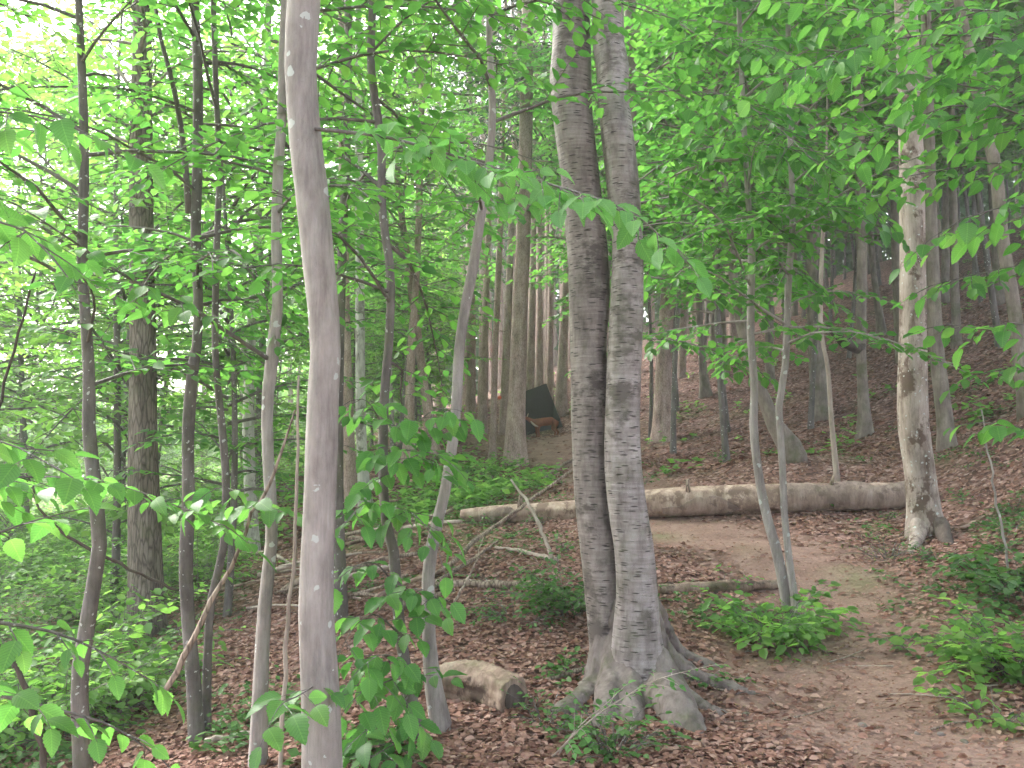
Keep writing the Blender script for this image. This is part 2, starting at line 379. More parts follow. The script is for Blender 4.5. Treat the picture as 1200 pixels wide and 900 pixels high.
def herb_mask(x, y):
    x = np.ravel(x); y = np.ravel(y)
    left = np.clip((-2.0-.08*y-x+.7*vnoise(x*.7, y*.7))/1.8, 0, 1)
    mid = np.clip(1.5-np.hypot((x+.75)/1.1, (y-14)/3.2)+.5*vnoise(x*1.5, y*1.5), 0, 1)
    nz = np.clip((vnoise(x*1.3+9, y*1.3)-.42)*2.2, 0, 1)*.55
    return np.clip(np.maximum(np.maximum(left, mid), nz), 0, 1)
tt = np.linspace(-4.55, 4.55, 250)
gx = 3*np.sinh(tt)*.93; gy = 6+3*np.sinh(np.linspace(-3.1, 4.35, 250))
GX, GY = np.meshgrid(gx, gy); GZ = ground(GX, GY)
V = np.stack([GX, GY, GZ], -1).reshape(-1, 3)
i = np.arange(249)[:, None]*250 + np.arange(249)[None]
Q = np.stack([i, i+1, i+251, i+250], -1).reshape(-1, 4)
gm = mesh_from('ground', V, [Q])
for nm, val in (('path', path_mask(GX, GY)), ('herb', herb_mask(GX, GY))):
    at = gm.attributes.new(nm, 'FLOAT', 'POINT'); at.data.foreach_set('value', val.astype(np.float32))
m, t = new_mat('forest_floor')
vec = coords(t)
v1 = N(t, 'ShaderNodeTexVoronoi'); v1.inputs['Scale'].default_value = 22; t.links.new(mixc(t, .12, vec, noise(t, vec, 6, 2)), v1.inputs['Vector'])
sc = N(t, 'ShaderNodeSeparateColor'); t.links.new(v1.outputs['Color'], sc.inputs[0])
lit = ramp(t, sc.outputs[0], [(0, (.075, .044, .038)), (.35, (.155, .09, .076)), (.65, (.235, .143, .125)), (.9, (.33, .215, .195)), (1, (.45, .345, .32))])
lit = mixc(t, .7, lit, ramp(t, noise(t, vec, 1.7, 4), [(.3, (.6, .57, .55)), (.7, (1.15, 1.1, 1.08))]), 'MULTIPLY')
dirt = ramp(t, noise(t, vec, 3.1, 9, .72), [(.25, (.165, .103, .086)), (.5, (.27, .177, .15)), (.75, (.365, .258, .226))])
dirt = mixc(t, .5, dirt, ramp(t, noise(t, vec, 38, 4, .75), [(.35, (.6, .58, .56)), (.65, (1.2, 1.18, 1.16))]), 'MULTIPLY')
pa = N(t, 'ShaderNodeAttribute', attribute_name='path'); ha = N(t, 'ShaderNodeAttribute', attribute_name='herb')
c = mixc(t, pa.outputs['Fac'], lit, dirt)
hf = N(t, 'ShaderNodeMath', operation='MULTIPLY'); t.links.new(ha.outputs['Fac'], hf.inputs[0]); t.links.new(ramp(t, noise(t, vec, 2.6, 6, .7), [(.35, (.1, .1, .1)), (.62, (.8, .8, .8))]), hf.inputs[1])
c = mixc(t, hf.outputs[0], c, ramp(t, noise(t, vec, 30, 4), [(.3, (.05, .11, .025)), (.7, (.11, .2, .05))]))
finish(t, c, .95, mixc(t, .5, v1.outputs['Distance'], noise(t, vec, 45, 5, .7)), .7, .02, .1)
tag(obj('ground', gm, MATS['forest_floor']), kind='structure')

# ------------------------------------------------------------------ trees
def in_front(p, dmin=2.7):
    u, v, d = project(p)
    return ~((d < dmin) & (d > -.2) & (u > -350) & (u < 1550) & (v > -300) & (v < 1200))
def trunk_axis(pts, d, H, base=True, lean_y=0):
    """photo trace [(u, v, width px)...] top to bottom at depth d -> world axis from below ground to height H with radii"""
    pts = sorted(pts, key=lambda q: -q[1])
    ax = [np.r_[P(u, v, d), w*.5*pxm(d)] for u, v, w in pts]
    b = ax[0].copy(); g = gz(b[0], b[1])
    if b[2] > g-.1:                                     # carry on down into the ground
        k = ax[1]-ax[0]; s = k[0]/max(k[2], .05); dz = b[2]-(g-.12)
        nb = b.copy(); nb[0] -= max(-.25, min(.25, s))*dz*.6; nb[2] = gz(nb[0], nb[1])-.12; ax.insert(0, nb)
    top = ax[-1].copy(); k = ax[-1]-ax[-2]; sx = np.clip(k[0]/max(k[2], .05), -.25, .25); z0 = ax[0][2]
    if H and top[2] < z0+H:
        n = 5; rem = z0+H-top[2]; r0 = top[3]
        for i in range(1, n+1):
            f = i/n; q = top.copy(); q[2] += rem*f; q[0] += sx*rem*f*(1-.45*f); q[3] = r0*(1-.86*f); ax.append(q)
    ax = np.array(ax)
    if lean_y: ax[:, 1] += lean_y*(ax[:, 2]-ax[0, 2])
    n = int(np.clip((ax[-1, 2]-ax[0, 2])/.16, 24, 90))
    return smooth_path(ax, n)
def trunk_shape(rng, flare=.9, lobes=5, flute=.05, hf=.35, knob=.012):
    ph = rng.uniform(0, 6.28, 8); z0 = [None]
    def f(i, ang, pts, rad):
        z = pts[:, 2]-pts[0, 2]; a = ang[None]
        low = np.exp(-np.maximum(z-.1, 0)/hf)[:, None]
        r = 1 + flute*np.sin(2*a+ph[0]+z[:, None]*.7) + flute*.7*np.sin(3*a+ph[1]-z[:, None]*1.1) + knob*np.sin(5*a+ph[2]+z[:, None]*9)*np.sin(z[:, None]*4.3+ph[3])
        r = r + low*flare*(.45+.55*np.maximum(0, np.sin(lobes*.5*a+ph[4]))**1.5)
        return r
    return f
def make_trunk(root, ax, mat, rng, sides=14, **kw):
    mb = MB(); mb.tube(ax[:, :3], np.maximum(ax[:, 3], .004), sides, trunk_shape(rng, **kw))
    return mb.build('trunk', MATS[mat], root)
def at_z(ax, z):
    return np.array([np.interp(z, ax[:, 2], ax[:, k]) for k in range(4)])

# shared crowns for the tall trees and the young trees behind
def crown_variant(seed, z0, z1, R, nb, leaf, kind, mat, gap=.16, lgap=.06, el0=.5, prof=None, droop=.6, frac=.42, ts=3):
    rng = np.random.default_rng(seed); wood = MB(); lv = Leaves()
    for i in range(nb):
        f = (i+rng.random())/nb; z = z0+(z1-z0)*f
        r = R*(prof(f) if prof else (.45+.75*math.sin(math.pi*min(1, f*.85+.12))))*rng.uniform(.65, 1.15)
        ax = axis_curve(rng, (0, 0, z), i*2.4+rng.normal(0, .5), el0+rng.normal(0, .18)-.2*(1-f), r, droop, 6)
        dress(rng, ax, .008+.007*r, wood, lv, leaf, gap, lgap, frac, start=.2, sides=4, twig_sides=ts)
    lm = lv.mesh('crown', kind, rng=rng); lm.materials.append(MATS[mat])
    return lm, wood.mesh('branchwork')
young = [crown_variant(20+k, .7+.3*k, 6.2+k*.8, 1.7+.15*k, 60, .125, 'far', mt, .12, .05) for k, mt in enumerate(['bright_leaf', 'bright_leaf', 'beech_leaf'])]
youngdeep = [crown_variant(30+k, 2.6+k, 9.5, 2.2, 64, .14, 'far', ['beech_leaf', 'deep_leaf'][k], .14, .055) for k in range(2)]
tall = [crown_variant(40+k, 6.0, 15.5+k, 2.8, 40, .17, 'far', mt, .26, .085, ts=0) for k, mt in enumerate(['beech_leaf', 'bright_leaf', 'beech_leaf'])]
bush = [crown_variant(60+k, .15, 2.2+.4*k, 1.3, 46, .1, 'far', 'bright_leaf', .11, .045, el0=.75) for k in range(2)]
conif = [crown_variant(70+k, 8.5, 21, 2.2, 50, .28, 'needle', 'needle_leaf', .22, .055, el0=-.05, prof=lambda f: 1.05-f*.85, droop=.5, frac=.3, ts=0) for k in range(2)]
for lst, wm in ((young, 'dark_bark'), (youngdeep, 'hill_bark'), (tall, 'hill_bark'), (bush, 'dark_bark'), (conif, 'spruce_bark')):
    for _, w in lst: w.materials.append(MATS[wm])
def put_crown(root, var, loc, rz=0, sc=1.0, name='crown'):
    for nm, me in ((name, var[0]), ('branchwork', var[1])):
        o = obj(nm, me, None, root); o.location = loc; o.rotation_euler = (0, 0, rz); o.scale = (sc, sc, sc)
def spruce_stubs(root, ax, rng, z0, z1, n, L=.5):
    for i in range(n):
        z = rng.uniform(z0, z1); q = at_z(ax, z); az = rng.uniform(0, 6.28)
        c = axis_curve(rng, q[:3], az, rng.uniform(-.2, .15), L*rng.uniform(.4, 1.3), .3, 4)
        mb = MB(); mb.tube(c, np.linspace(.009, .003, 4), 4); mb.build('branch', MATS['dead_wood'], root)

def own_crown(root, ax, rng, zs, L, leaf=.07, mat='beech_leaf', gap=.12, lgap=.045, el=.25, wood='dark_bark', kind='mid', azf=None, droop=.7, keep=in_front):
    """branches of this one tree, each a part, and its leaves as its crown"""
    lv = Leaves()
    for i, z in enumerate(zs):
        q = at_z(ax, z); az = azf(i) if azf else i*2.4+rng.normal(0, .6); l = L*rng.uniform(.6, 1.25)
        c = axis_curve(rng, q[:3], az, el+rng.normal(0, .2), l, droop, 7)
        mb = MB(); dress(rng, c, min(.5*q[3]+.002, .005+.005*l), mb, lv, leaf, gap, lgap, .4)
        if keep is None or keep(c[2:5]).all(): mb.build('branch', MATS[wood], root)
    lm = lv.mesh('crown', kind, keep=keep, rng=rng); obj('crown', lm, MATS[mat], root)

def tree(name, label, pts, d, H, mat, sides=14, group=None, seed=0, crown=None, own=None, cat='tree', lean=0, **kw):
    rng = np.random.default_rng(1000+seed); ax = trunk_axis(pts, d, H, lean_y=lean)
    root = thing(name, label, cat, group)
    make_trunk(root, ax, mat, rng, sides, **kw)
    if crown is not None:
        var, sc = crown; q = at_z(ax, ax[0, 2]+9); put_crown(root, var, (q[0], q[1], ax[0, 2]), rng.uniform(0, 6.28), sc)
    if own: own_crown(root, ax, rng, **own)
    return root, ax, rng
def zz(ax0, a, b, n, seed=1):
    r = np.random.default_rng(seed); return np.sort(ax0 + a + (b-a)*(np.arange(n)+r.random(n))/n)

# --- the pale smooth trunk close to the path and its hanging leafy branch
T1, ax1, r1 = tree('hornbeam_tree', 'smooth pale grey trunk with white lichen spots, thickest of the slim trunks', [(356,0,38),(352,60,37),(353,100,37),(357,160,38),(362,200,39),(372,300,38),(381,400,36),(378,470,37),(377,500,38),(374,600,38),(370,690,40),(371,740,41),(375,800,43),(378,900,43)],
    3.3, 11, 'grey_bark', 28, seed=1, crown=(tall[0], .8), flare=.5, lobes=4, flute=.045)
LEAFMESH = []
def big_leaf(k):
    """a single toothed leaf with a folded midrib and curled edge"""
    rng = np.random.default_rng(300+k); n = 15; s = np.linspace(0, 1, n); w = .33*np.sin(math.pi*s**.8)**.8*(1-.12*s)
    w[0] = .02; w[-1] = 0; w = w*(1+.09*np.where(np.arange(n) % 2, 1, -1)); z = -.16*s**2*(1+.5*k) 
    V = []; 
    for i in range(n):
        V += [(s[i], 0, z[i]), (s[i]+.03, w[i], z[i]+w[i]*.28+.01*math.sin(9*s[i]+k)), (s[i]+.03, -w[i], z[i]+w[i]*.22+.012*math.sin(8*s[i]+2*k))]
    Q = []
    for i in range(n-1):
        a = 3*i; b = a+3; Q += [(a, b, b+1, a+1), (a, a+2, b+2, b)]
    me = mesh_from('leaf', V, [np.array(Q)], True, np.full(len(Q), [.35, .6, .85, .2][k])); return me
for k in range(4):
    for mt in ('veined_leaf', 'veined_bright_leaf'):
        me = big_leaf(k); me.materials.append(MATS[mt]); LEAFMESH.append(me)
def leafy_branch(root, pts, r0, seed, leaf=.07, mat=0, wood='dark_bark', gap=.1, lgap=.055, frac=.35, start=.1, droop=.5, limit=300, drop=0.0):
    """branch traced in the photo with every leaf an object of its own"""
    rng = np.random.default_rng(seed); ax = smooth_path(np.array(pts), 12)
    mb = MB(); lv = Leaves(); dress(rng, ax, r0, mb, lv, leaf, gap, lgap, frac, start, droop=droop)
    b = mb.build('branch', MATS[wood], root)
    p, dd, nn, sz = lv.arrays(); x = unit(dd); y = unit(np.cross(nn, x)); z = np.cross(x, y)
    idx = np.arange(len(p)); idx = idx[rng.random(len(p)) >= drop][:limit]
    pool = POOL.setdefault(root.name, (root, []))[1]
    for i in idx: pool.append((b, p[i], x[i], y[i], z[i], sz[i], 2*rng.integers(4)+mat, rng.uniform(.95, 1.2)))
    return b
POOL = {}
def link_leaves(most=300):
    """the leaves that show largest become objects; what is left of one tree's sprays is one mass"""
    for root, pool in POOL.values():
        u, v, d = project(np.array([q[1] for q in pool])); size = np.array([q[5] for q in pool])
        vis = (u > -20) & (u < 1220) & (v > -20) & (v < 920) & (d > .3)
        order = np.argsort(-(size/np.maximum(d, .3))*np.where(vis, 1, .01)); rest = Leaves()
        for rank, i in enumerate(order):
            b, p, x, y, z, sz, k, w = pool[i]
            if rank < most:
                o = bpy.data.objects.new('leaf', LEAFMESH[k]); COL.objects.link(o); o.parent = b; M = Matrix.Identity(4)
                for r in range(3): M[r][0], M[r][1], M[r][2], M[r][3] = x[r]*sz, y[r]*sz*w, z[r]*sz, p[r]
                o.matrix_basis = M
            else: rest.add(p[None], x[None], z[None], np.array([sz]))
        if rest.p: obj('foliage', rest.mesh('foliage', 'mid'), MATS['beech_leaf'], root)['kind'] = 'stuff'
q1 = at_z(ax1, P(0, 150, 3.3)[2])
leafy_branch(T1, [q1[:3], P(450,160,3.1), P(540,185,2.9), P(630,212,2.75), P(700,232,2.6), P(755,258,2.5), P(792,292,2.45)], .008, 1, .085, 1, gap=.04, lgap=.05, frac=.22, start=.2, droop=.35)

# --- the twin-stemmed tree with banded bark
TW = thing('cherry_tree', 'twin-stemmed grey tree with dark horizontal bark bands and swollen roots beside the path', 'tree')
ra = np.random.default_rng(2)
stemL = [(669,0,46),(669,60,49),(668,85,53),(670,130,50),(679,200,47),(684,250,48),(689,300,49),(691,350,49),(690,400,43),(691,450,43),(691,500,41),(692,550,39),(696,600,40),(704,650,43),(708,700,42),(714,750,44),(722,800,56)]
stemR = [(712,0,40),(714,60,39),(718,75,42),(718,110,39),(728,200,40),(734,270,37),(735,300,37),(734,350,39),(732,400,40),(730,450,40),(729,500,40),(730,550,42),(736,600,43),(744,650,44),(747,700,46),(747,750,54),(752,800,66)]
def root(parent, pts, rads, mat='root_bark', sides=18, name='root'):
    ax = smooth_path(np.column_stack([np.array(pts), np.array(rads)]), 24)
    mb = MB(); mb.tube(ax[:, :3], ax[:, 3], sides, lambda i, a, p, r: 1+.09*np.sin(2*a[None]+i[:, None]*.25)+.08*np.sin(3*a[None]-i[:, None]*.4)+np.random.default_rng(len(p)+int(p[0][0]*50)).normal(0, .025, (len(i), len(a)))); return mb.build(name, MATS[mat], parent)
def gpt(u, v, up=0): 
    q = Gp(u, v); q[2] += up; return q
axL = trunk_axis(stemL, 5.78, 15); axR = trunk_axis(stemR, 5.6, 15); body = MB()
def grown(mb, pts, rads, n=26):
    ax = smooth_path(np.column_stack([np.array(pts), np.array(rads)]), n); mb.tube(ax[:, :3], ax[:, 3], 20)
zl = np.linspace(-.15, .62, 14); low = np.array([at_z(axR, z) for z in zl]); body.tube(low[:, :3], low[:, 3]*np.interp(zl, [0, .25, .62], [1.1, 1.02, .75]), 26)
mb = MB(); mb.tube(axR[:, :3], axR[:, 3], 34, trunk_shape(ra, flare=.12, lobes=6, flute=.045, hf=.3, knob=.012)); mb.build('stem', MATS['cherry_bark'], TW)
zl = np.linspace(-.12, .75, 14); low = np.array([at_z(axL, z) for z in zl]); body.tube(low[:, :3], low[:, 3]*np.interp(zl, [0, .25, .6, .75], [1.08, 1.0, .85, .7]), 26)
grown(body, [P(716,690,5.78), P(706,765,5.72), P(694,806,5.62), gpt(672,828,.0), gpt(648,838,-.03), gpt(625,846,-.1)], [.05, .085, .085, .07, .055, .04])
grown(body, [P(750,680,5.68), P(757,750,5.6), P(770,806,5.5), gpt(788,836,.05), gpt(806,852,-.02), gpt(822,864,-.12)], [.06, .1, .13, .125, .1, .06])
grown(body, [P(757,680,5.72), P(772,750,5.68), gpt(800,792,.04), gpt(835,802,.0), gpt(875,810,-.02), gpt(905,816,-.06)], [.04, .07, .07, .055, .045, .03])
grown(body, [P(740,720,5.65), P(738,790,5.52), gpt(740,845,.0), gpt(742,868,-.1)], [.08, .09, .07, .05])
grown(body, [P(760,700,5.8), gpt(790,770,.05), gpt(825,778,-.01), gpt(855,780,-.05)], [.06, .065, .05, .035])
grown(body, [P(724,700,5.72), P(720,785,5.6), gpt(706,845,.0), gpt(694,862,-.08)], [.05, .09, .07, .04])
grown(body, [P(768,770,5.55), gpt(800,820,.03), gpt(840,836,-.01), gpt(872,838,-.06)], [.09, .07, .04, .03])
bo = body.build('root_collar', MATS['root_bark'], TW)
rm = bo.modifiers.new('grow', 'REMESH'); rm.mode = 'VOXEL'; rm.voxel_size = .013; rm.use_smooth_shade = True
sm_ = bo.modifiers.new('soft', 'SMOOTH'); sm_.factor = .5; sm_.iterations = 9
tx = bpy.data.textures.new('lumps', 'CLOUDS'); tx.noise_scale = .11; tx.noise_depth = 3
dp = bo.modifiers.new('lumps', 'DISPLACE'); dp.texture = tx; dp.strength = .05; dp.mid_level = .5; dp.texture_coords = 'LOCAL'
mb = MB(); mb.tube(axL[:, :3], axL[:, 3], 30, trunk_shape(ra, flare=.1, lobes=6, flute=.045, hf=.3, knob=.012)); mb.build('stem', MATS['dark_cherry_bark'], TW)
for s_i, ax in enumerate((axL, axR)):
    q = at_z(ax, 9); put_crown(TW, tall[s_i*2], (q[0], q[1], 0), s_i*2.0, .95)

# --- slim trunks on the downhill side
SL = 'slim trunks on the downhill side'
T3, ax3, r3 = tree('hornbeam_sapling', 'slender dark trunk with pale sheen, farthest down the bank, bowed at mid height', [(92,0,9),(96,90,10),(98,150,11),(98,240,12),(96,300,12),(102,400,13),(105,450,14),(104,500,15),(113,590,16),(117,640,16),(109,690,16),(100,750,17),(93,800,17),(97,900,18)], 4.7, 8.5, 'dark_bark', 14, SL, 3, flare=.4,
    own=dict(zs=zz(0, 1.9, 8, 30, 3), L=1.35, gap=.1, leaf=.09))
T4, ax4, r4 = tree('hornbeam_sapling', 'dark slim trunk with a long kink and a forked upper branch, beside a thinner twin', [(228,0,10),(232,100,12),(231,200,12),(229,280,12),(232,340,11),(231,400,11),(225,440,13),(222,480,14),(220,520,13),(221,590,14),(218,660,15),(221,730,14),(227,800,15),(231,870,16)], 5.5, 9, 'dark_bark', 14, SL, 4, flare=.4,
    own=dict(zs=zz(0, 2.3, 8.5, 30, 4), L=1.45, gap=.1, leaf=.09))
mb = MB(); mb.tube(smooth_path(np.array([P(221,250,5.5), P(215,170,5.45), P(203,100,5.4), P(185,30,5.35), P(178,-60,5.3)]), 10), np.linspace(.022, .01, 10), 7); mb.build('branch', MATS['dark_bark'], T4)
T5, ax5, r5 = tree('hornbeam_sapling', 'thinnest wavy dark pole rising beside the kinked slim trunk', [(250,0,7),(253,100,7),(257,200,7),(254,290,8),(252,400,8),(255,450,8),(260,500,9),(265,570,9),(262,640,9),(248,700,9),(244,750,9),(241,850,10)], 5.6, 8, 'dark_bark', 10, SL, 5, flare=.4,
    own=dict(zs=zz(0, 2.5, 7.5, 24, 5), L=1.25, gap=.1, leaf=.09))
T6, ax6, r6 = tree('hornbeam_sapling', 'straight brown-grey slim trunk with one long bare branch, close behind the pale lichened trunk', [(334,0,10),(332,60,11),(330,150,12),(326,200,13),(324,290,13),(326,350,13),(322,390,15),(318,430,16),(313,480,14),(315,550,14),(319,620,14),(311,700,15),(307,760,16),(303,850,17),(301,900,18)], 4.7, 9, 'grey_bark', 16, SL, 6, flare=.4,
    own=dict(zs=zz(0, 2.6, 8.5, 28, 6), L=1.35, gap=.1, leaf=.09))
qb = P(320,424,4.7)
leafy_branch(T6, [qb, P(253,380,4.45), P(220,358,4.3), P(167,335,4.1), P(115,303,3.95), P(70,272,3.8), P(20,240,3.6)], .014, 6, .105, 0, gap=.075, lgap=.055, frac=.24, start=.25)
T7, ax7, r7 = tree('hornbeam_sapling', 'slim brown trunk rising behind the pale lichened trunk, mostly hidden low down', [(408,0,10),(408,100,10),(405,200,10),(401,300,11),(398,400,11),(396,500,12),(396,600,13),(398,680,14)], 7.6, 10, 'dark_bark', 12, SL, 7,
    own=dict(zs=zz(.2, 3.0, 9.5, 28, 7), L=1.5, gap=.11, leaf=.09))
T8, ax8, r8 = tree('hornbeam_sapling', 'slim dark trunk leaning over big fresh leaves beside the rotten log', [(437,0,10),(435,80,10),(447,170,10),(448,250,10),(458,320,10),(456,400,10),(450,470,11),(449,560,11),(452,610,11),(462,650,12),(465,700,12),(471,760,12),(483,830,13),(490,885,14)], 4.8, 8, 'dark_bark', 12, SL, 8, flare=.4,
    own=dict(zs=zz(0, 2.0, 7.5, 28, 8), L=1.25, gap=.1, leaf=.09))
for k, (pp, sd_) in enumerate([([(466,690,4.8),(440,660,4.6),(415,665,4.5),(395,680,4.4)], 1), ([(455,610,4.8),(480,600,4.6),(505,625,4.5),(515,650,4.45)], 2), ([(470,745,4.8),(440,720,4.55),(415,735,4.4),(398,765,4.3)], 3),
        ([(450,560,4.8),(475,540,4.6),(505,530,4.4),(530,545,4.3)], 4), ([(475,790,4.8),(450,800,4.5),(425,810,4.3),(405,830,4.2)], 5), ([(480,815,4.8),(455,840,4.5),(430,855,4.35),(408,875,4.3)], 6), ([(465,700,4.8),(485,690,4.6),(505,695,4.5),(515,705,4.4)], 7), ([(452,600,4.8),(430,590,4.5),(415,600,4.4),(400,620,4.3)], 8), ([(478,800,4.8),(460,770,4.5),(440,770,4.3),(420,785,4.2)], 9), ([(486,860,4.8),(465,870,4.5),(440,885,4.3),(415,900,4.2)], 10), ([(449,500,4.8),(430,470,4.5),(410,470,4.4)], 11), ([(452,540,4.8),(485,500,4.5),(510,480,4.4),(535,480,4.3)], 12)]):
    leafy_branch(T8, [P(*q) for q in pp], .006, 80+sd_, .115, 0, gap=.06, lgap=.06, frac=.6, start=.1, droop=.7)
T9, ax9, r9 = tree('hornbeam_sapling', 'slim grey trunk sweeping in an S-curve with its foot beside the rotten log', [(574,60,8),(577,140,9),(570,215,10),(561,267,11),(556,305,12),(547,350,12),(539,400,12),(536,450,12),(533,500,12),(521,580,12),(513,610,13),(503,660,14),(502,700,14),(503,750,14),(507,800,17),(515,845,19)], 4.95, 8, 'grey_bark', 16, SL, 9, flare=.5,
    own=dict(zs=zz(0, 2.7, 7.8, 24, 9), L=1.25, gap=.1, leaf=.09))
tree('oak_tree', 'thick furrowed dark trunk with twining stems, standing in the lit undergrowth down the bank', [(166,60,22),(165,180,26),(166,280,28),(168,400,31),(168,500,33),(169,600,36),(171,700,38),(172,750,42)], 9.0, 15, 'furrowed_bark', 20, None, 11, crown=(tall[1], .8), flare=.2)
tree('birch_tree', 'pale whitish mottled trunk between the dark slim trunks, low greenery about its foot', [(304,240,10),(299,335,11),(294,400,12),(291,500,14),(293,570,14),(295,640,15)], 12.0, 14, 'pale_bark', 14, None, 12, crown=(tall[1], .9))

# --- middle distance
MG = 'trunks on the level ground beyond the brush pile'
tree('beech_tree', 'grey trunk with bare foot beside the brush pile, paler of two neighbours', [(421,200,10),(422,300,10),(422,400,11),(423,500,12),(428,596,14)], 14, 15, 'pale_bark', 12, MG, 13, crown=(tall[1], .9))
tree('spruce_tree', 'brown trunk beside the brush pile, next to the paler grey trunk', [(402,200,10),(404,350,12),(409,500,13),(410,586,15)], 15, 17, 'spruce_bark', 12, MG, 14, crown=(conif[0], .85))
tree('beech_tree', 'straight brown trunk crossing a leaning one, amid low greenery', [(492,200,8),(489,300,8),(483,400,10),(481,450,11),(478,543,12)], 17, 16, 'spruce_bark', 12, MG, 15, crown=(tall[1], .9))
tree('beech_tree', 'leaning brown trunk whose foot slants away from its straight neighbour', [(478,310,9),(489,390,10),(497,450,10),(508,523,12)], 18, 14, 'spruce_bark', 12, MG, 16, crown=(tall[0], .8))
tree('birch_tree', 'thin whitish trunk among the brown trunks beyond the brush pile', [(452,200,5),(455,380,6),(458,480,6),(462,555,7)], 18.5, 13, 'pale_bark', 10, MG, 17, crown=(tall[1], .7))
SP = 'spruces around the dark board'
spr = [('big spruce with flared foot partly hiding the dark board and the deer', [(616,150,16),(614,250,18),(613,300,18),(610,350,19),(608,400,20),(606,450,20),(604,500,22),(604,545,27)], 18, 20),
  ('thin pale spruce pole just beside the big flared spruce', [(588,200,6),(585,300,7),(581,400,7),(578,500,8),(577,541,9)], 19, 15),
  ('spruce with an orange mark on its trunk', [(602,200,7),(598,300,8),(594,400,9),(590,490,10)], 24, 19),
  ('spruce standing in low greenery, second beyond the thin pale pole', [(574,200,7),(571,300,7),(568,400,9),(565,503,12)], 22, 18),
  ('spruce directly behind the dark board, its foot hidden', [(626,200,8),(624,320,8),(621,456,10)], 27, 19),
  ('thin spruce behind the dark board, between two thicker ones', [(635,200,5),(633,320,6),(630,450,7)], 31, 18),
  ('spruce behind the raised corner of the dark board', [(648,200,6),(646,320,7),(644,455,8)], 28, 19),
  ('reddish spruce with visible foot just uphill of the dark board', [(666,200,9),(663,320,10),(660,400,11),(658,473,14)], 25, 20),
  ('broad spruce with flared foot in dead leaves, uphill beyond the twin-stemmed tree', [(792,150,15),(788,250,16),(784,330,17),(779,400,18),(777,450,20),(778,518,27)], 19, 20),
  ('spruce just behind the broad flared spruce', [(806,200,8),(802,330,9),(798,470,11)], 26, 19)]
for k, (lb, tr, dd, hh) in enumerate(spr):
    R_, a_, g_ = tree('spruce_tree', lb, tr, dd, hh, 'spruce_bark', 14, SP, 30+k, crown=(conif[k % 2], .9), flare=.35, lobes=6)
    spruce_stubs(R_, a_, g_, a_[0, 2]+3, a_[0, 2]+9, 9)

# --- uphill side
UP = 'trunks on the uphill side'
R1, axr, rr = tree('beech_tree', 'stout pale trunk with peeling dark brown patches at the end of the log', [(1061,0,26),(1064,70,27),(1067,150,28),(1069,220,29),(1070,300,29),(1070,400,30),(1069,450,32),(1070,500,33),(1077,550,32),(1082,600,34),(1085,625,38)], 8.7, 15, 'beech_bark', 24, None, 21, crown=(tall[0], 1.0), flare=.4, lobes=6, hf=.2)
root(R1, [P(1078,612,8.65), gpt(1074,640,.05), gpt(1060,658,-.04)], [.09, .06, .02], 'beech_bark')
root(R1, [P(1092,605,8.7), gpt(1104,628,.06), gpt(1114,640,-.05)], [.1, .08, .03], 'dark_wood')
tree('beech_tree', 'grey trunk leaning slightly, just uphill behind the stout patched trunk', [(1086,60,12),(1089,200,13),(1092,300,15),(1097,400,16),(1102,450,17),(1108,500,17),(1110,538,19)], 11.5, 14, 'hill_bark', 14, UP, 22, crown=(tall[2], .9))
tree('beech_tree', 'leaning grey trunk higher on the slope beyond the stout patched trunk', [(1125,10,12),(1133,50,13),(1151,130,14),(1167,200,14),(1175,280,14),(1187,350,14),(1197,430,15),(1204,468,16)], 10.5, 12, 'hill_bark', 14, UP, 23, crown=(tall[0], .8))
tree('beech_tree', 'thick dark grey trunk with a spreading root on the leafy slope', [(950,100,15),(951,200,15),(953,300,16),(955,400,17),(960,450,20),(962,488,22)], 17, 16, 'hill_bark', 16, UP, 24, crown=(tall[2], 1.0), flare=.5)
tree('beech_tree', 'grey trunk with a slight kink at mid height on the leafy slope', [(1006,100,10),(1008,200,11),(1010,300,11),(1009,400,12),(1011,450,12),(1014,512,14)], 14.5, 14, 'hill_bark', 14, UP, 25, crown=(tall[0], .9))
tree('dead_sapling', 'thin bare pale brown pole standing in dead leaves behind the log', [(966,240,4),(963,300,5),(962,385,5),(970,430,5),(975,500,6),(981,563,7)], 10.6, 5.5, 'pale_wood', 8, None, 26, flare=.2)
tree('leaning_tree', 'steeply leaning grey trunk with a dark broken foot, behind the twin thin stems', [(852,250,9),(860,330,10),(868,380,11),(881,430,12),(893,460,14),(908,497,17),(927,525,22)], 11.5, 8, 'hill_bark', 14, None, 27, crown=(youngdeep[0], .8), flare=.8, lobes=7)
CO = thing('hornbeam_coppice', 'pair of thin pale stems sprouting together from a leafy tuft beside the path', 'tree')
rc = np.random.default_rng(28)
for k, tr in enumerate(([(868,60,6),(872,150,6),(878,250,7),(881,300,9),(880,350,9),(880,400,9),(884,450,9),(883,500,10),(888,550,10),(897,600,11),(911,650,12),(921,700,12),(925,718,13)],
      [(924,60,6),(926,160,6),(929,260,7),(925,310,8),(923,360,8),(922,400,8),(919,440,8),(913,470,8),(914,500,8),(917,550,8),(919,600,8),(924,650,8),(931,700,8),(933,720,9)])):
    ax = trunk_axis(tr, 7.0-.08*k, 8)
    mb = MB(); mb.tube(ax[:, :3], ax[:, 3], 12, trunk_shape(rc, flare=.3)); mb.build('stem', MATS['grey_bark'], CO)
    own_crown(CO, ax, rc, zz(0.2, 2.0, 7.2, 32, 50+k), 1.4, leaf=.095, gap=.1, wood='grey_bark')
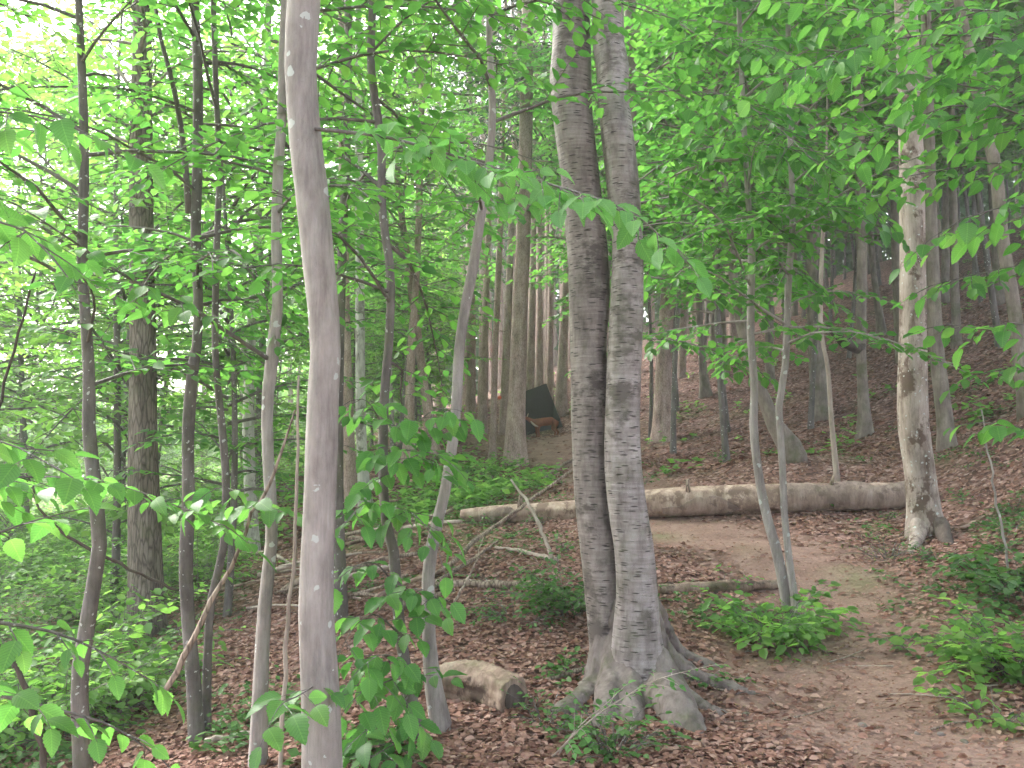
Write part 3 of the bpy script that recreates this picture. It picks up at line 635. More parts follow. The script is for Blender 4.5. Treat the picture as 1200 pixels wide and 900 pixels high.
hill = [('slim trunk on open leafy slope beyond the broad spruce', [(815,200,8),(818,330,8),(821,400,8),(827,463,11)], 22),
  ('thin leaning trunk higher on the leaf-strewn slope', [(842,250,6),(846,350,6),(851,448,7)], 24),
  ('slim grey trunk seen past the stout patched trunk, high on the slope', [(1115,150,8),(1118,300,9),(1121,395,10)], 18),
  ('thin curving trunk on the upper slope', [(1016,150,6),(1022,300,7),(1031,372,9)], 23)]
for k, (lb, tr, dd) in enumerate(hill):
    tree('beech_tree', lb, tr, dd, 14, 'hill_bark', 10, UP, 90+k, crown=(tall[k % 3], .85))

# --- trees whose trunks stand outside the picture and whose branches reach in
def side_tree(name, label, x, y, H, rad, mat, seed, branches, lf, mt):
    rng = np.random.default_rng(seed); z = gz(x, y)
    n = 40; f = np.linspace(0, 1, n); ax = np.stack([x+.1*np.sin(f*5+seed), np.full(n, y)+.08*np.sin(f*4), z-.1+f*H, rad*(1-.85*f)], -1)
    r = thing(name, label, 'tree'); make_trunk(r, ax, mat, rng, 14)
    q = at_z(ax, z+H*.6); put_crown(r, tall[seed % 3] if H > 10 else young[0], (q[0], q[1], z+(0 if H > 10 else H*.5)), seed, .75 if H > 10 else .4)
    for k, b in enumerate(branches):
        p0 = P(*b[0]); st = at_z(ax, p0[2]+b[-1])[:3]
        leafy_branch(r, [st]+[P(*q) for q in b[:-1]], .011, seed*10+k, lf, mt, gap=.085, lgap=.055, frac=.3, start=.22, droop=.55, drop=.04)
    return r
side_tree('beech_tree', 'beech whose layered sprays hang before the stout patched trunk', 4.6, 4.6, 12, .1, 'hill_bark', 61,
  [[(1200,50,4.6),(1100,40,4.5),(1000,55,4.4),(930,85,4.3),-.2], [(1200,110,5.0),(1080,90,5.0),(980,75,5.0),(890,90,5.0),-.2], [(1250,150,4.4),(1150,120,4.4),(1080,135,4.4),(1010,165,4.4),-.1], [(1250,30,4.8),(1150,10,4.8),(1060,15,4.8),(960,5,4.8),-.2],
   [(1260,260,4.6),(1200,240,4.5),(1130,255,4.5),(1090,280,4.5),-.2], [(1260,400,4.8),(1210,375,4.8),(1160,385,4.8),(1110,380,4.8),-.2], [(1260,520,4.9),(1200,500,4.9),(1150,495,4.9),-.1], [(1270,330,5.2),(1210,310,5.2),(1150,320,5.2),(1090,335,5.2),-.2], [(1270,200,5.4),(1180,190,5.4),(1100,200,5.4),(1020,215,5.4),-.2], [(1270,440,5.6),(1200,430,5.6),(1140,440,5.6),-.1]], .11, 0)
side_tree('beech_tree', 'beech whose long leafy branches arch over the twin thin stems', 1.17, 8.8, 13, .1, 'hill_bark', 62,
  [[(800,120,7.6),(850,110,6.6),(900,140,5.9),(945,180,5.5),.0], [(780,190,8),(840,170,7),(900,165,6.2),(960,190,5.8),.0], [(790,60,7.6),(850,45,6.6),(920,60,5.8),.0], [(850,240,8),(900,225,7.2),(950,235,6.6),(1000,250,6.2),.0], [(800,330,8.2),(860,350,7.6),(930,390,7.1),.2], [(800,260,8.2),(850,280,7.6),(900,300,7.1),(950,330,6.8),.1], [(860,180,8.2),(930,200,7.6),(1000,230,7),(1040,260,6.8),.1], [(800,20,8),(880,0,7),(960,20,6.5),(1020,30,6),.1], [(800,400,8.3),(850,420,7.9),(900,440,7.5),.1], [(850,330,8.3),(920,340,7.7),(985,360,7.3),.1], [(790,230,8.2),(840,225,7.6),(890,250,7.0),(930,285,6.6),.1]], .115, 0)
side_tree('hornbeam_tree', 'hornbeam down the bank whose drooping sprays reach the path side', -3.4, 3.3, 9, .06, 'dark_bark', 63,
  [[(-160,240,3.2),(-60,250,3.0),(20,265,2.8),(60,300,2.7),-.1], [(-160,520,3.2),(-60,505,3.0),(10,520,2.9),(60,545,2.8),-.1], [(-160,150,3.3),(-40,130,3.3),(60,140,3.3),(130,170,3.3),-.2]], .11, 0)
side_tree('hornbeam_tree', 'low hornbeam whose large-leaved sprays spread between the slim trunks', -2.3, 3.1, 6, .03, 'dark_bark', 64,
  [[(-60,720,3.3),(60,740,3.4),(130,770,3.5),(180,800,3.6),.1], [(-60,800,3.3),(60,830,3.4),(130,850,3.5),(190,890,3.6),.1], [(-60,640,3.4),(40,610,3.6),(80,600,3.7),.1], [(-60,560,3.8),(100,560,4.2),(200,590,4.4),(270,620,4.4),.1]], .115, 0)
LB = leafy_branch(T6, [at_z(ax6, P(0,590,4.7)[2])[:3], P(290,590,4.4), P(265,570,4.2), P(240,580,4.1)], .006, 66, .11, 0, gap=.08, lgap=.05, frac=.5)
leafy_branch(T1, [at_z(ax1, P(0,800,3.3)[2])[:3], P(350,815,3.1), P(330,825,3.0), P(320,840,2.95)], .004, 67, .1, 0, gap=.06, lgap=.05, frac=.4)

# --- trees behind, in loops (trunk and crown meshes shared)
TRV = {}
def shared_trunk(kind, seed):
    key = (kind, seed)
    if key not in TRV:
        rng = np.random.default_rng(500+seed); n = 36; f = np.linspace(0, 1, n)
        H, r, mt, sd = {'young': (8, .045, 'dark_bark', 8), 'tall': (17, .13, 'hill_bark', 12), 'spruce': (21, .16, 'spruce_bark', 12), 'bush': (1.6, .02, 'dark_bark', 6)}[kind]
        a = rng.uniform(0, 6.28, 4); bend = {'young': .18, 'tall': .22, 'spruce': .03, 'bush': .05}[kind]
        ax = np.stack([bend*np.sin(f*4+a[0])-bend*math.sin(a[0]), bend*np.sin(f*3.3+a[1])-bend*math.sin(a[1]), f*H-.25, r*(1-.88*f**1.2)], -1)
        mb = MB(); mb.tube(ax[:, :3], ax[:, 3], sd, trunk_shape(rng, flare=.6)); me = mb.mesh('trunk'); me.materials.append(MATS[mt]); TRV[key] = me
    return TRV[key]
placed = []
def stand(name, label, group, kind, crowns, spots, rng, smin=.8, smax=1.2, cat='tree'):
    for k, (x, y) in enumerate(spots):
        r = thing(name, label, cat, group, (x, y, gz(x, y))); s = rng.uniform(smin, smax)
        r.rotation_euler = (rng.normal(0, .02), rng.normal(0, .02), rng.uniform(0, 6.28)); r.scale = (s, s, s*rng.uniform(.92, 1.1))
        obj('trunk', shared_trunk(kind, k % 3), None, r)
        v = crowns[k % len(crowns)]
        obj('crown', v[0], None, r); obj('branchwork', v[1], None, r)
def scatter(rng, n, d0, d1, u0, u1, gap, avoid=()):
    out = []; tries = 0
    while len(out) < n and tries < n*60:
        tries += 1
        d = math.sqrt(rng.uniform(d0*d0, d1*d1)); u = rng.uniform(u0, u1); x, y = (u-600)/FPX*d, d
        if any(a < u < b and d < dd for a, b, dd in avoid): continue
        if min([math.hypot(x-a, y-b) for a, b in placed] + [9]) < gap: continue
        placed.append((x, y)); out.append((x, y))
    return out
rg = np.random.default_rng(77)
stand('young_beech', 'young bright-leaved beech in the lit wood down the bank', 'young beeches down the bank', 'young', young, scatter(rg, 3, 8, 11, -150, 380, 1.8), rg)
stand('young_beech', 'young bright-leaved beech at the edge of the meadow', 'young beeches at the meadow edge', 'young', young, scatter(rg, 6, 26, 36, -150, 430, 2.5), rg)
stand('young_beech', 'young beech with fresh foliage among the far trunks', 'young beeches among the far trunks', 'young', young, scatter(rg, 15, 19, 38, 400, 700, 1.6, [(500, 700, 40)]), rg)
stand('understorey_beech', 'half-grown beech with layered crown above the dark stand', 'half-grown beeches over the stand', 'young', [youngdeep[0]], scatter(rg, 14, 12, 34, 420, 860, 1.6, [(520, 700, 35)]), rg, 1.1, 1.4)
stand('young_beech', 'young beech on the shaded slope among bare trunks', 'young beeches on the slope', 'young', youngdeep, scatter(rg, 42, 12, 44, 780, 1400, 1.6, [(770, 1110, 14)]), rg, 1.1, 1.5)
stand('young_beech', 'tall young beech with sky showing through its crown down the bank', 'taller young beeches down the bank', 'young', young[:2], scatter(rg, 9, 16, 26, -150, 330, 2.2), rg, 1.35, 1.7)
stand('understorey_bush', 'low bright leafy bush in the undergrowth down the bank', 'bushes down the bank', 'bush', bush, scatter(rg, 18, 9, 32, -150, 420, 1.6), rg, .4, .8, 'bush')
stand('beech_tree', 'tall beech standing far back on the meadow side', 'tall beeches on the meadow side', 'tall', [tall[1], tall[0]], scatter(rg, 12, 42, 58, -150, 520, 2.5), rg, .85, 1.2)
stand('beech_tree', 'tall thin-trunked beech on the shaded upper slope', 'tall beeches on the upper slope', 'tall', [tall[0], tall[2]], scatter(rg, 66, 18, 58, 780, 1500, 1.5, [(900, 1010, 20)]), rg, .7, 1.1)
stand('spruce_tree', 'bare-trunked spruce deep in the dark stand behind the board', 'spruces deep in the stand', 'spruce', conif, scatter(rg, 60, 26, 60, 480, 880, 1.3), rg, .7, 1.1)
def far_wood(seed, n, u0, u1, d0, d1, h, mat, leaf, label):
    rng = np.random.default_rng(seed); d = rng.uniform(d0, d1, n); x = (rng.uniform(u0, u1, n)-600)/FPX*d
    top = h*(.75+.35*vnoise(x*.25, d*.25)); z = ground(x, d)+top*rng.random(n)**.9
    lv = Leaves(); lv.add(np.stack([x, d, z], -1), rng.normal(0, 1, (n, 3)), A(0, 0, .8)+rng.normal(0, .6, (n, 3)), leaf*rng.uniform(.5, 1.4, n))
    tag(obj('far_woodland', lv.mesh('far_woodland', 'far', rng=rng), MATS[mat]), label, 'woodland', None, 'stuff')
stand('young_beech', 'young beech high up near the crest of the slope', 'young beeches near the crest', 'young', [youngdeep[1]], scatter(rg, 16, 28, 50, 790, 1150, 1.6), rg, 1.1, 1.6)
far_wood(81, 22000, -300, 480, 60, 72, 10, 'bright_leaf', .6, 'far woodland edge across the meadow')
far_wood(82, 50000, 440, 1450, 58, 70, 22, 'deep_leaf', .8, 'far dark woodland behind the stand and the slope')
# unseen trees beside and behind the standpoint, kept for the shade they cast
near = [(5.2, -1.5), (-3, -5.5), (12, 7)]
stand('beech_tree', 'unseen tall beech around the standpoint, kept for its shade', 'beeches around the standpoint', 'tall', tall, near, rg, .9, 1.1)

# ------------------------------------------------------------------ logs, sticks, board and deer
def stick(name, label, pts, w, mat, cat='branch', d=None, group=None, sides=8, n=18, taper=1.0, seed=0, lift=0):
    """fallen or leaning wood; pts (u, v, depth) or (u, v) for points on the ground"""
    rng = np.random.default_rng(900+seed); q = []
    for p in pts:
        if len(p) == 3: q.append(P(*p))
        else:
            g = Gp(*p); g[2] += lift; q.append(g)
    ax = smooth_path(np.array(q), n); ax[1:-1] += rng.normal(0, .006, (n-2, 3))
    r = np.array(w)*.5 if np.ndim(w) else np.full(len(q), w*.5)
    rr_ = np.interp(np.linspace(0, 1, n), np.linspace(0, 1, len(r)), r)*np.linspace(1, taper, n)
    ph = rng.uniform(0, 6, 3)
    mb = MB(); mb.tube(ax, rr_, sides, lambda i, a, p_, r_: 1+.07*np.sin(2*a[None]+i[:, None]*.5+ph[0])+.06*np.sin(3*a[None]-i[:, None]*.9+ph[1])+.04*np.sin(i[:, None]*2.1+ph[2]))
    return tag(mb.build(name, MATS[mat], None), label, cat, group)
LG = thing('fallen_log', 'long fallen trunk stripped of bark lying across the path', 'log')
lp = np.array([np.r_[P(u, v, d), w*.5*pxm(d)] for u, v, w, d in [(541,605,15,10.9),(580,603,20,10.8),(640,601,23,10.6),(690,598,25,10.4),(780,589,31,10.1),(900,584,33,10.0),(1000,582,33,9.9),(1090,581,32,9.8)]])
ax = smooth_path(lp, 60); rl = np.random.default_rng(4)
for k in range(60):
    ax[k, 2] = max(min(ax[k, 2], gz(ax[k, 0], ax[k, 1])+ax[k, 3]*1.3), gz(ax[k, 0], ax[k, 1])+ax[k, 3]*.2)
mb = MB(); mb.tube(ax[:, :3], ax[:, 3], 30, lambda i, a, p, r: 1+.06*np.sin(2*a[None]+i[:, None]*.07)+.035*np.sin(5*a[None]+i[:, None]*.12)+.02*np.sin(9*a[None]-i[:, None]*.16)+rl.normal(0, .012, (len(i), len(a))))
mb.build('log_body', MATS['log_wood'], LG)
axl = ax
def bark_shell(k0, k1, a0, a1, seed):
    rng = np.random.default_rng(seed); ks = np.arange(k0, k1); m = 16; V_ = []; t_ = unit(np.gradient(axl[:, :3], axis=0))
    for j, k in enumerate(ks):
        sd_ = unit(np.cross(t_[k], A(0, 0, 1))); up_ = np.cross(sd_, t_[k]); e0 = a0+rng.normal(0, .1); e1 = a1+rng.normal(0, .1)+.25*math.sin(k*.9+seed)
        sh = .35 if j in (0, len(ks)-1) else 0
        for w_ in np.linspace(e0+sh, e1-sh, m):
            V_.append(axl[k, :3]+(sd_*math.cos(w_)+up_*math.sin(w_))*axl[k, 3]*(1.075+rng.normal(0, .012)))
    i_ = (np.arange(len(ks)-1)[:, None]*m+np.arange(m-1)[None]).reshape(-1); mb = MB(); mb.add(V_, np.stack([i_, i_+1, i_+m+1, i_+m], -1))
    o = mb.build('bark', MATS['log_bark'], LG); sdm = o.modifiers.new('thick', 'SOLIDIFY'); sdm.thickness = .012; sdm.offset = -1
bark_shell(41, 58, -.9, 1.1, 1); bark_shell(3, 9, -.6, .6, 2); bark_shell(27, 37, -1.0, .1, 4)
for (k, az, l) in ((8, .4, .22), (30, -.3, .16), (47, .8, .14)):
    q = ax[k, :3] + A(0, -.5*ax[k, 3], .75*ax[k, 3]); mb = MB(); e = q+A(.3*az, -.4, .9)*l
    mb.tube(np.array([q-A(0, 0, .03), (q+e)/2, e]), [.035, .026, .018], 8); mb.build('stub', MATS['dead_wood'], LG)
RT = thing('rotten_log', 'short crumbling rotten log section lying beside the S-curved slim trunk', 'log')
rp = np.array([np.r_[gpt(510, 815, .07), .1], np.r_[gpt(540, 819, .09), .12], np.r_[gpt(575, 825, .09), .12], np.r_[gpt(603, 834, .08), .105]]); ax = smooth_path(rp, 44)
mb = MB(); mb.tube(ax[:, :3], ax[:, 3], 40, lambda i, a, p, r: 1+.1*np.sin(2*a[None]+i[:, None]*.05)+.07*np.sin(5*a[None]+i[:, None]*.09+1)+.05*np.sin(9*a[None]-i[:, None]*.13)+rl.normal(0, .03, (len(i), len(a)))); mb.build('log_body', MATS['rotten_wood'], RT)
mb = MB(); e1 = ax[-1, :3]; e0 = e1-unit(ax[-1, :3]-ax[-2, :3])*.03; mb.tube(np.array([e0, e1+unit(e1-e0)*.006]), [.085, .07], 18, lambda i, a, p, r: 1+.12*np.sin(3*a[None]+i[:, None])); mb.build('hollow_end', MATS['dark_wood'], RT)
FB = 'fallen branches'
stick('fallen_branch', 'grey weathered log lying between the S-curved trunk and the green shrub', [(508,690),(570,690),(650,692)], .075, 'dead_wood', 'log', seed=1, lift=.04)
stick('fallen_branch', 'reddish half-buried log lying behind the leafy tuft of the thin stems', [(772,697),(840,694),(912,690)], [.1, .11, .08], 'rotten_wood', 'log', seed=2, lift=.04)
stick('dead_sapling', 'thin pale bent dead sapling leaning over the log beside the green shrub', [(599,562,8.4),(618,589,8.2),(633,618,8),(647,655,7.8)], [.022, .03, .036, .04], 'pale_wood', seed=3)
stick('fallen_branch', 'pale barkless branch lying on dead leaves below the log', [(581,645),(615,651),(652,660)], [.035, .05, .055], 'pale_wood', seed=4, lift=.03)
stick('fallen_branch', 'long brown branch slanting across the log towards the slim trunks', [(672,550,10.6),(620,588,10.2),(562,629,8.8),(530,660,8.0),(508,680)], [.03, .04, .045, .05, .05], 'dead_wood', seed=5, lift=.03)
stick('fallen_branch', 'second brown branch lying low beside the long slanting one', [(583,640),(553,662),(510,690)], [.03, .04, .045], 'dead_wood', seed=6, lift=.05)
stick('fallen_branch', 'thin crooked twig standing up in front of the slanting branches', [(567,628,7.2),(557,660,7.0),(538,697,6.9),(522,732,6.8)], [.01, .016, .02, .025], 'dead_wood', seed=7)
stick('fallen_branch', 'stick on the bare slope beside the big flared spruce', [(672,540),(650,553),(638,563)], .06, 'dead_wood', seed=8, lift=.04)
stick('dead_branch', 'pale dead branch leaning diagonally through the slim dark trunks', [(346,480,4.5),(323,553,4.5),(296,600,4.5),(280,643,4.5),(247,707,4.5),(220,760,4.5),(196,806,4.5),(190,830,4.5)], [.01, .015, .018, .021, .025, .029, .032, .03], 'dead_wood', seed=9)
stick('dead_sapling', 'thin straight dry pole standing between the brown slim trunk and the pale lichened one', [(350,440,4.3),(347,600,4.3),(340,683,4.3),(332,800,4.3),(326,940,4.3)], [.01, .018, .02, .022, .024], 'pale_wood', seed=10)
stick('fallen_branch', 'dry brown branch lying low behind the pale lichened trunk', [(240,880),(300,868),(352,858)], .035, 'pale_wood', seed=11, lift=.05)
stick('dead_branch', 'dark thin branch slanting behind the bowed slender trunk down the bank', [(30,555,5.6),(50,600,5.7),(83,630,5.8),(133,657,6),(187,683,6.2),(215,692,6.3)], [.012, .016, .02, .022, .024, .02], 'dark_wood', seed=12)
stick('dead_branch', 'dark crooked stem bending down among the leaves, lowest on the bank', [(-20,735,3.9),(15,775,3.9),(37,830,3.9),(52,890,3.9),(60,940,3.9)], [.022, .026, .028, .03, .03], 'dark_wood', seed=13)
stick('dead_branch', 'slim dark stem arching beside the bowed slender trunk', [(42,318,4.4),(22,390,4.4),(8,440,4.4),(-5,500,4.4),(-20,640,4.4)], [.01, .013, .015, .016, .018], 'dark_wood', seed=14)
stick('dead_branch', 'dark broken branch propped against a grey trunk on the slope', [(968,380,13.5),(985,397,13.6),(1002,408,13.8),(1012,405,14.2)], [.1, .16, .17, .08], 'dark_wood', seed=15)
stick('fallen_branch', 'dry twig lying beside the swollen roots of the twin-stemmed tree', [(640,800),(680,790),(706,778)], [.02, .03, .03], 'dead_wood', seed=16, lift=.02)
stick('thin_stem', 'bare thin upright stem on the slope edge beyond the stout patched trunk', [(1150,480,6.6),(1160,540,6.6),(1172,610,6.6),(1186,690,6.6)], [.01, .015, .018, .02], 'grey_bark', seed=17)
rb = np.random.default_rng(9)
for k in range(26):                                    # brush pile: each branch its own thing
    u = rb.uniform(300, 500); v = rb.uniform(600, 735); l = rb.uniform(40, 110); s = rb.uniform(-.22, .22)
    a = Gp(u-l/2, v+l*s*.5); b = Gp(u+l/2, v-l*s*.5)
    if abs(a[1]-b[1]) > 3: b[1] = a[1]+.8; b[2] = gz(b[0], b[1])
    hh = rb.uniform(.03, .4); mid = (a+b)/2+A(rb.normal(0, .05), 0, rb.uniform(0, .1))
    q = np.array([a+A(0, 0, hh*.3), mid+A(0, 0, hh*.6), b+A(0, 0, hh)]); w = rb.uniform(.012, .045)
    ax = smooth_path(q, 10); mb = MB(); mb.tube(ax, np.linspace(w, w*.5, 10), 7, lambda i, a_, p, r: 1+.1*np.sin(2*a_[None]+i[:, None]))
    tag(mb.build('fallen_branch', MATS[['dead_wood', 'pale_wood', 'dead_wood', 'rotten_wood'][k % 4]]), 'dead branch in the brush pile behind the pale lichened trunk', 'branch', 'branches of the brush pile')
for k in range(40):                                    # twigs lying about
    u = rb.uniform(420, 1180); v = rb.uniform(660, 890); c = Gp(u, v); az = rb.uniform(0, 6.28); l = rb.uniform(.12, .5)
    e = [c+A(math.cos(az), math.sin(az), 0)*l*f for f in (-.5, 0, .5)]
    q = np.array([A(p[0], p[1]+rb.normal(0, .02), gz(p[0], p[1])+.012) for p in e]); mb = MB(); w = rb.uniform(.003, .008)
    mb.tube(smooth_path(q, 6), np.linspace(w, w*.5, 6), 5); tag(mb.build('twig', MATS[['dead_wood', 'pale_wood'][k % 2]]), 'small dry twig lying on the leaf-strewn ground', 'twig', 'twigs on the forest floor')

for k in range(30):
    u = rb.uniform(780, 1190); v = rb.uniform(640, 895); c = Gp(u, v); r_ = rb.uniform(.008, .028)
    q = np.array([c+A(0, 0, -r_*.5), c+A(0, 0, r_*.1), c+A(0, 0, r_*.5), c+A(0, 0, r_*.7)]); mb = MB(); ph_ = rb.uniform(0, 6, 2)
    mb.tube(q, [r_*.9, r_*1.1, r_*.8, r_*.25], 9, lambda i, a_, p, r: 1+.2*np.sin(2*a_[None]+ph_[0])+.1*np.sin(3*a_[None]+ph_[1]+i[:, None]*.5))
    tag(mb.build('stone', MATS['root_bark']), 'small stone lying on the bare path', 'stone', 'small stones on the path')

# board behind the deer
BD = thing('backstop_board', 'dark grey backstop mat tilted on the slope behind the deer', 'board')
dB = 24.3; pxB = pxm(dB); cB = P(625, 485, dB)
m, t = new_mat('rubber_mat'); vv = coords(t); finish(t, ramp(t, noise(t, vv, 14, 5), [(.3, (.011, .01, .012)), (.7, (.02, .019, .022))]), .95, noise(t, vv, 40, 4), .5, .02)
m, t = new_mat('deer_fur'); vv = coords(t); sx = N(t, 'ShaderNodeSeparateXYZ'); t.links.new(vv, sx.inputs[0])
fur = ramp(t, noise(t, vv, 9, 5), [(.3, (.16, .045, .024)), (.7, (.26, .082, .043))]); pale = ramp(t, sx.outputs[2], [(.25, (1, 1, 1)), (.33, (0, 0, 0))]); front = ramp(t, sx.outputs[0], [(0, (.0, 0, 0)), (.001, (0, 0, 0))])
finish(t, fur, .85, noise(t, vv, 60, 4), .5, .01)
m, t = new_mat('pale_fur'); finish(t, (.42, .33, .27), .9)
m, t = new_mat('orange_paint'); finish(t, (.75, .12, .04), .5)
def box(mb, c, size, R=None):
    s = np.array(size)/2; V = np.array([[x, y, z] for x in (-1, 1) for y in (-1, 1) for z in (-1, 1)])*s
    if R is not None: V = V @ np.array(R).T
    mb.add(V+np.asarray(c), [(0,1,3,2),(4,6,7,5),(0,4,5,1),(2,3,7,6),(0,2,6,4),(1,5,7,3)])
Rb = Matrix.Rotation(math.radians(-20), 3, 'Y') @ Matrix.Rotation(math.radians(-14), 3, 'X')
wB, hB = 54*pxB, 57*pxB
def panel(name, off, size):
    me_ = MB(); box(me_, (0, 0, 0), size); o = me_.build(name, MATS['rubber_mat'], BD, False)
    o.matrix_basis = Matrix.Translation(Vector(cB)) @ Rb.to_4x4() @ Matrix.Translation(off)
    bv = o.modifiers.new('edge', 'BEVEL'); bv.width = .012; bv.segments = 2; return o
panel('panel', Vector((0, 0, 0)), (wB, .06, hB*1.03))
for sx_ in (-.42, .42):
    mb = MB(); top = np.array(Vector(cB) + Rb @ Vector((sx_*wB, .05, hB*.4))); ft = top + A(0, .75, 0); ft[2] = gz(ft[0], ft[1])-.1
    mb.tube(np.array([top, (top+ft)/2, ft]), [.03, .03, .03], 8); mb.build('prop_pole', MATS['dead_wood'], BD)

DE = thing('deer', 'reddish brown deer figure standing side-on in front of the dark backstop mat', 'deer')
dD = 23.4; gD = P(642, 511, dD); gD[2] = gz(gD[0], gD[1])+.01; DE.location = gD
def skin(name, vs, es, mat, parent, lv=2):
    me = bpy.data.meshes.new(name); me.from_pydata([v[:3] for v in vs], es, []); me.update(); o = obj(name, me, MATS[mat], parent)
    md = o.modifiers.new('skin', 'SKIN'); 
    for i, v in enumerate(vs):
        sv = me.skin_vertices[0].data[i]; sv.radius = (v[3], v[4] if len(v) > 4 else v[3]); sv.use_root = (i == 0)
    md.use_smooth_shade = True; ss = o.modifiers.new('sub', 'SUBSURF'); ss.levels = ss.render_levels = lv; return o
zf = lambda x, y: gz(gD[0]+x, gD[1]+y)-gD[2]
vs = [(.0, 0, .43, .105, .125), (.17, 0, .43, .1, .125), (.26, 0, .38, .05, .06), (-.14, 0, .41, .1, .12), (-.3, 0, .385, .085, .115), (-.42, 0, .42, .055, .075), (-.53, 0, .49, .045, .055), (-.6, 0, .52, .045, .05), (-.68, 0, .485, .03, .032), (-.735, 0, .46, .02, .02), (.29, 0, .33, .02, .02)]
es = [(0,1),(1,2),(0,3),(3,4),(4,5),(5,6),(6,7),(7,8),(8,9),(2,10)]
for sy, fx in ((-.065, .05), (.065, -.04)):
    b = len(vs); x0 = -.28+fx*.6
    vs += [(x0, sy, .28, .05), (x0-.01, sy, .16, .03), (x0+.01, sy, .06, .024), (x0, sy, zf(x0, sy)+.012, .028)]; es += [(4,b),(b,b+1),(b+1,b+2),(b+2,b+3)]
    b = len(vs); x0 = .2+fx*.7
    vs += [(x0-.02, sy, .3, .062), (x0-.05, sy, .22, .042), (x0+.05, sy, .14, .028), (x0+.02, sy, .06, .024), (x0+.01, sy, zf(x0, sy)+.012, .028)]; es += [(1,b),(b,b+1),(b+1,b+2),(b+2,b+3),(b+3,b+4)]
skin('body', vs, es, 'deer_fur', DE)
for sy in (-1, 1):
    skin('ear', [(-.57, sy*.03, .55, .016, .01), (-.55, sy*.06, .6, .022, .01), (-.53, sy*.085, .65, .006)], [(0,1),(1,2)], 'pale_fur', DE, 1)
mb = MB(); mb.tube(smooth_path(np.array([(-.47, -.052, .43), (-.42, -.066, .37), (-.35, -.082, .31), (-.26, -.08, .29)]), 8), [.012, .02, .026, .028, .028, .024, .018, .01], 8); mb.build('throat_patch', MATS['pale_fur'], DE)
mk = MB(); q = P(585.5, 466, 23.75); mk.tube(np.array([q+A(0, -.03, 0), q+A(0, .05, 0)]), [.055, .05], 14)
tag(mk.build('trunk_marker', MATS['orange_paint']), 'small round orange marker on a thin spruce trunk', 'marker')

# ------------------------------------------------------------------ shrubs and ground plants
def shrub(name, label, x, y, rad, h, ns, leaf, mat='herb_leaf', seed=0, group=None, kind='mid', frac=.45, el=(.5, 1.4), lgap=.035, cat='shrub', gap=.06):
    rng = np.random.default_rng(1500+seed); z = gz(x, y); r = thing(name, label, cat, group, (x, y, z)); lv = Leaves()
    wood = MB()
    for k in range(ns):
        a = rng.uniform(0, 6.28); e = rng.uniform(*el); l = (h*math.sin(e)+rad*math.cos(e))*rng.uniform(.6, 1.1); b = rng.uniform(0, .35)*rad
        bx, by = math.sin(a)*b, math.cos(a)*b
        c = axis_curve(rng, (bx, by, gz(x+bx, y+by)-z-.02), a, e, l, .8, 6); dress(rng, c, .003+.002*h, wood, lv, leaf, gap, lgap, frac, start=.2, sides=4)
    wood.build('stems', MATS['dark_bark'], r); obj('foliage', lv.mesh('foliage', kind, rng=rng), MATS[mat], r); return r
def shrub_at(u, v, *a, name='leafy_shrub', **k):
    g = Gp(u, v); return shrub(name, a[0], g[0], g[1], *a[1:], **k)
shrub_at(905, 748, 'rounded tuft of fresh green leaves around the foot of the twin thin stems', .46, .32, 34, .095, seed=1, mat='bright_leaf', el=(.3, 1.2))
shrub_at(668, 722, 'green shrub growing close beside the twin-stemmed tree, tallest by the fallen branches', .34, .6, 40, .06, seed=2, mat='herb_leaf')
shrub_at(605, 725, 'low spreading green plant on dead leaves behind the rotten log', .4, .16, 18, .045, seed=3, el=(.15, .8))
shrub_at(1040, 655, 'low feathery green plant at the foot of the stout patched trunk', .3, .28, 34, .04, seed=4, mat='grass_blade', kind='needle', el=(.3, 1.2))
shrub_at(1098, 655, 'small green plant between the roots of the stout patched trunk', .2, .12, 12, .045, seed=5)
shrub_at(1195, 700, 'leafy plant by the bare thin upright stem', .35, .3, 22, .1, seed=6)
shrub_at(1165, 655, 'low green plant on dead leaves uphill of the bare upright stem', .3, .15, 14, .09, seed=16, el=(.2, .9))
shrub_at(1190, 790, 'bushy green seedlings at the edge of the bare path', .36, .42, 28, .085, seed=7, mat='bright_leaf')
shrub_at(1165, 845, 'low pale green clump spilling onto the bare path', .25, .2, 20, .07, seed=8, mat='bright_leaf', el=(.2, 1))
shrub_at(1080, 762, 'row of small green seedlings crossing the path edge', .3, .1, 12, .08, seed=9, el=(.15, .8))
shrub_at(720, 885, 'low dark green plant in front of the swollen roots', .26, .22, 30, .05, seed=10, mat='herb_leaf')
shrub_at(640, 850, 'small green plant between the rotten log and swollen roots', .22, .2, 16, .045, seed=11)
shrub_at(590, 690, 'sparse green plant by the grey weathered log', .3, .15, 10, .045, seed=12, el=(.2, .9))
shrub_at(845, 690, 'single small seedling beside the half-buried reddish log', .15, .3, 6, .055, seed=13, mat='beech_leaf')
shrub_at(665, 790, 'round-leaved small plant by the dry twig near the roots', .14, .1, 8, .06, seed=14)
shrub_at(860, 800, 'tiny green seedling on the exposed roots', .1, .07, 5, .04, seed=15)
SS = thing('young_shoot', 'young arching shoots with small bright leaves before the swollen roots', 'sapling')
for k, (pp) in enumerate([[(640,890,4.3),(690,845,4.35),(735,815,4.4),(760,800,4.45),(790,790,4.5),(832,780,4.5)], [(650,885,4.5),(680,850,4.5),(710,825,4.5),(728,808,4.5)], [(720,880,4.6),(745,850,4.6),(780,845,4.6)], [(700,880,4.4),(705,850,4.4),(715,825,4.4)]]):
    leafy_branch(SS, [gpt(pp[0][0], pp[0][1], -.02)]+[P(*q) for q in pp[1:]], .005, 400+k, .045, 1, wood='pale_wood', gap=.05, lgap=.035, frac=.22, start=.12, droop=.2)
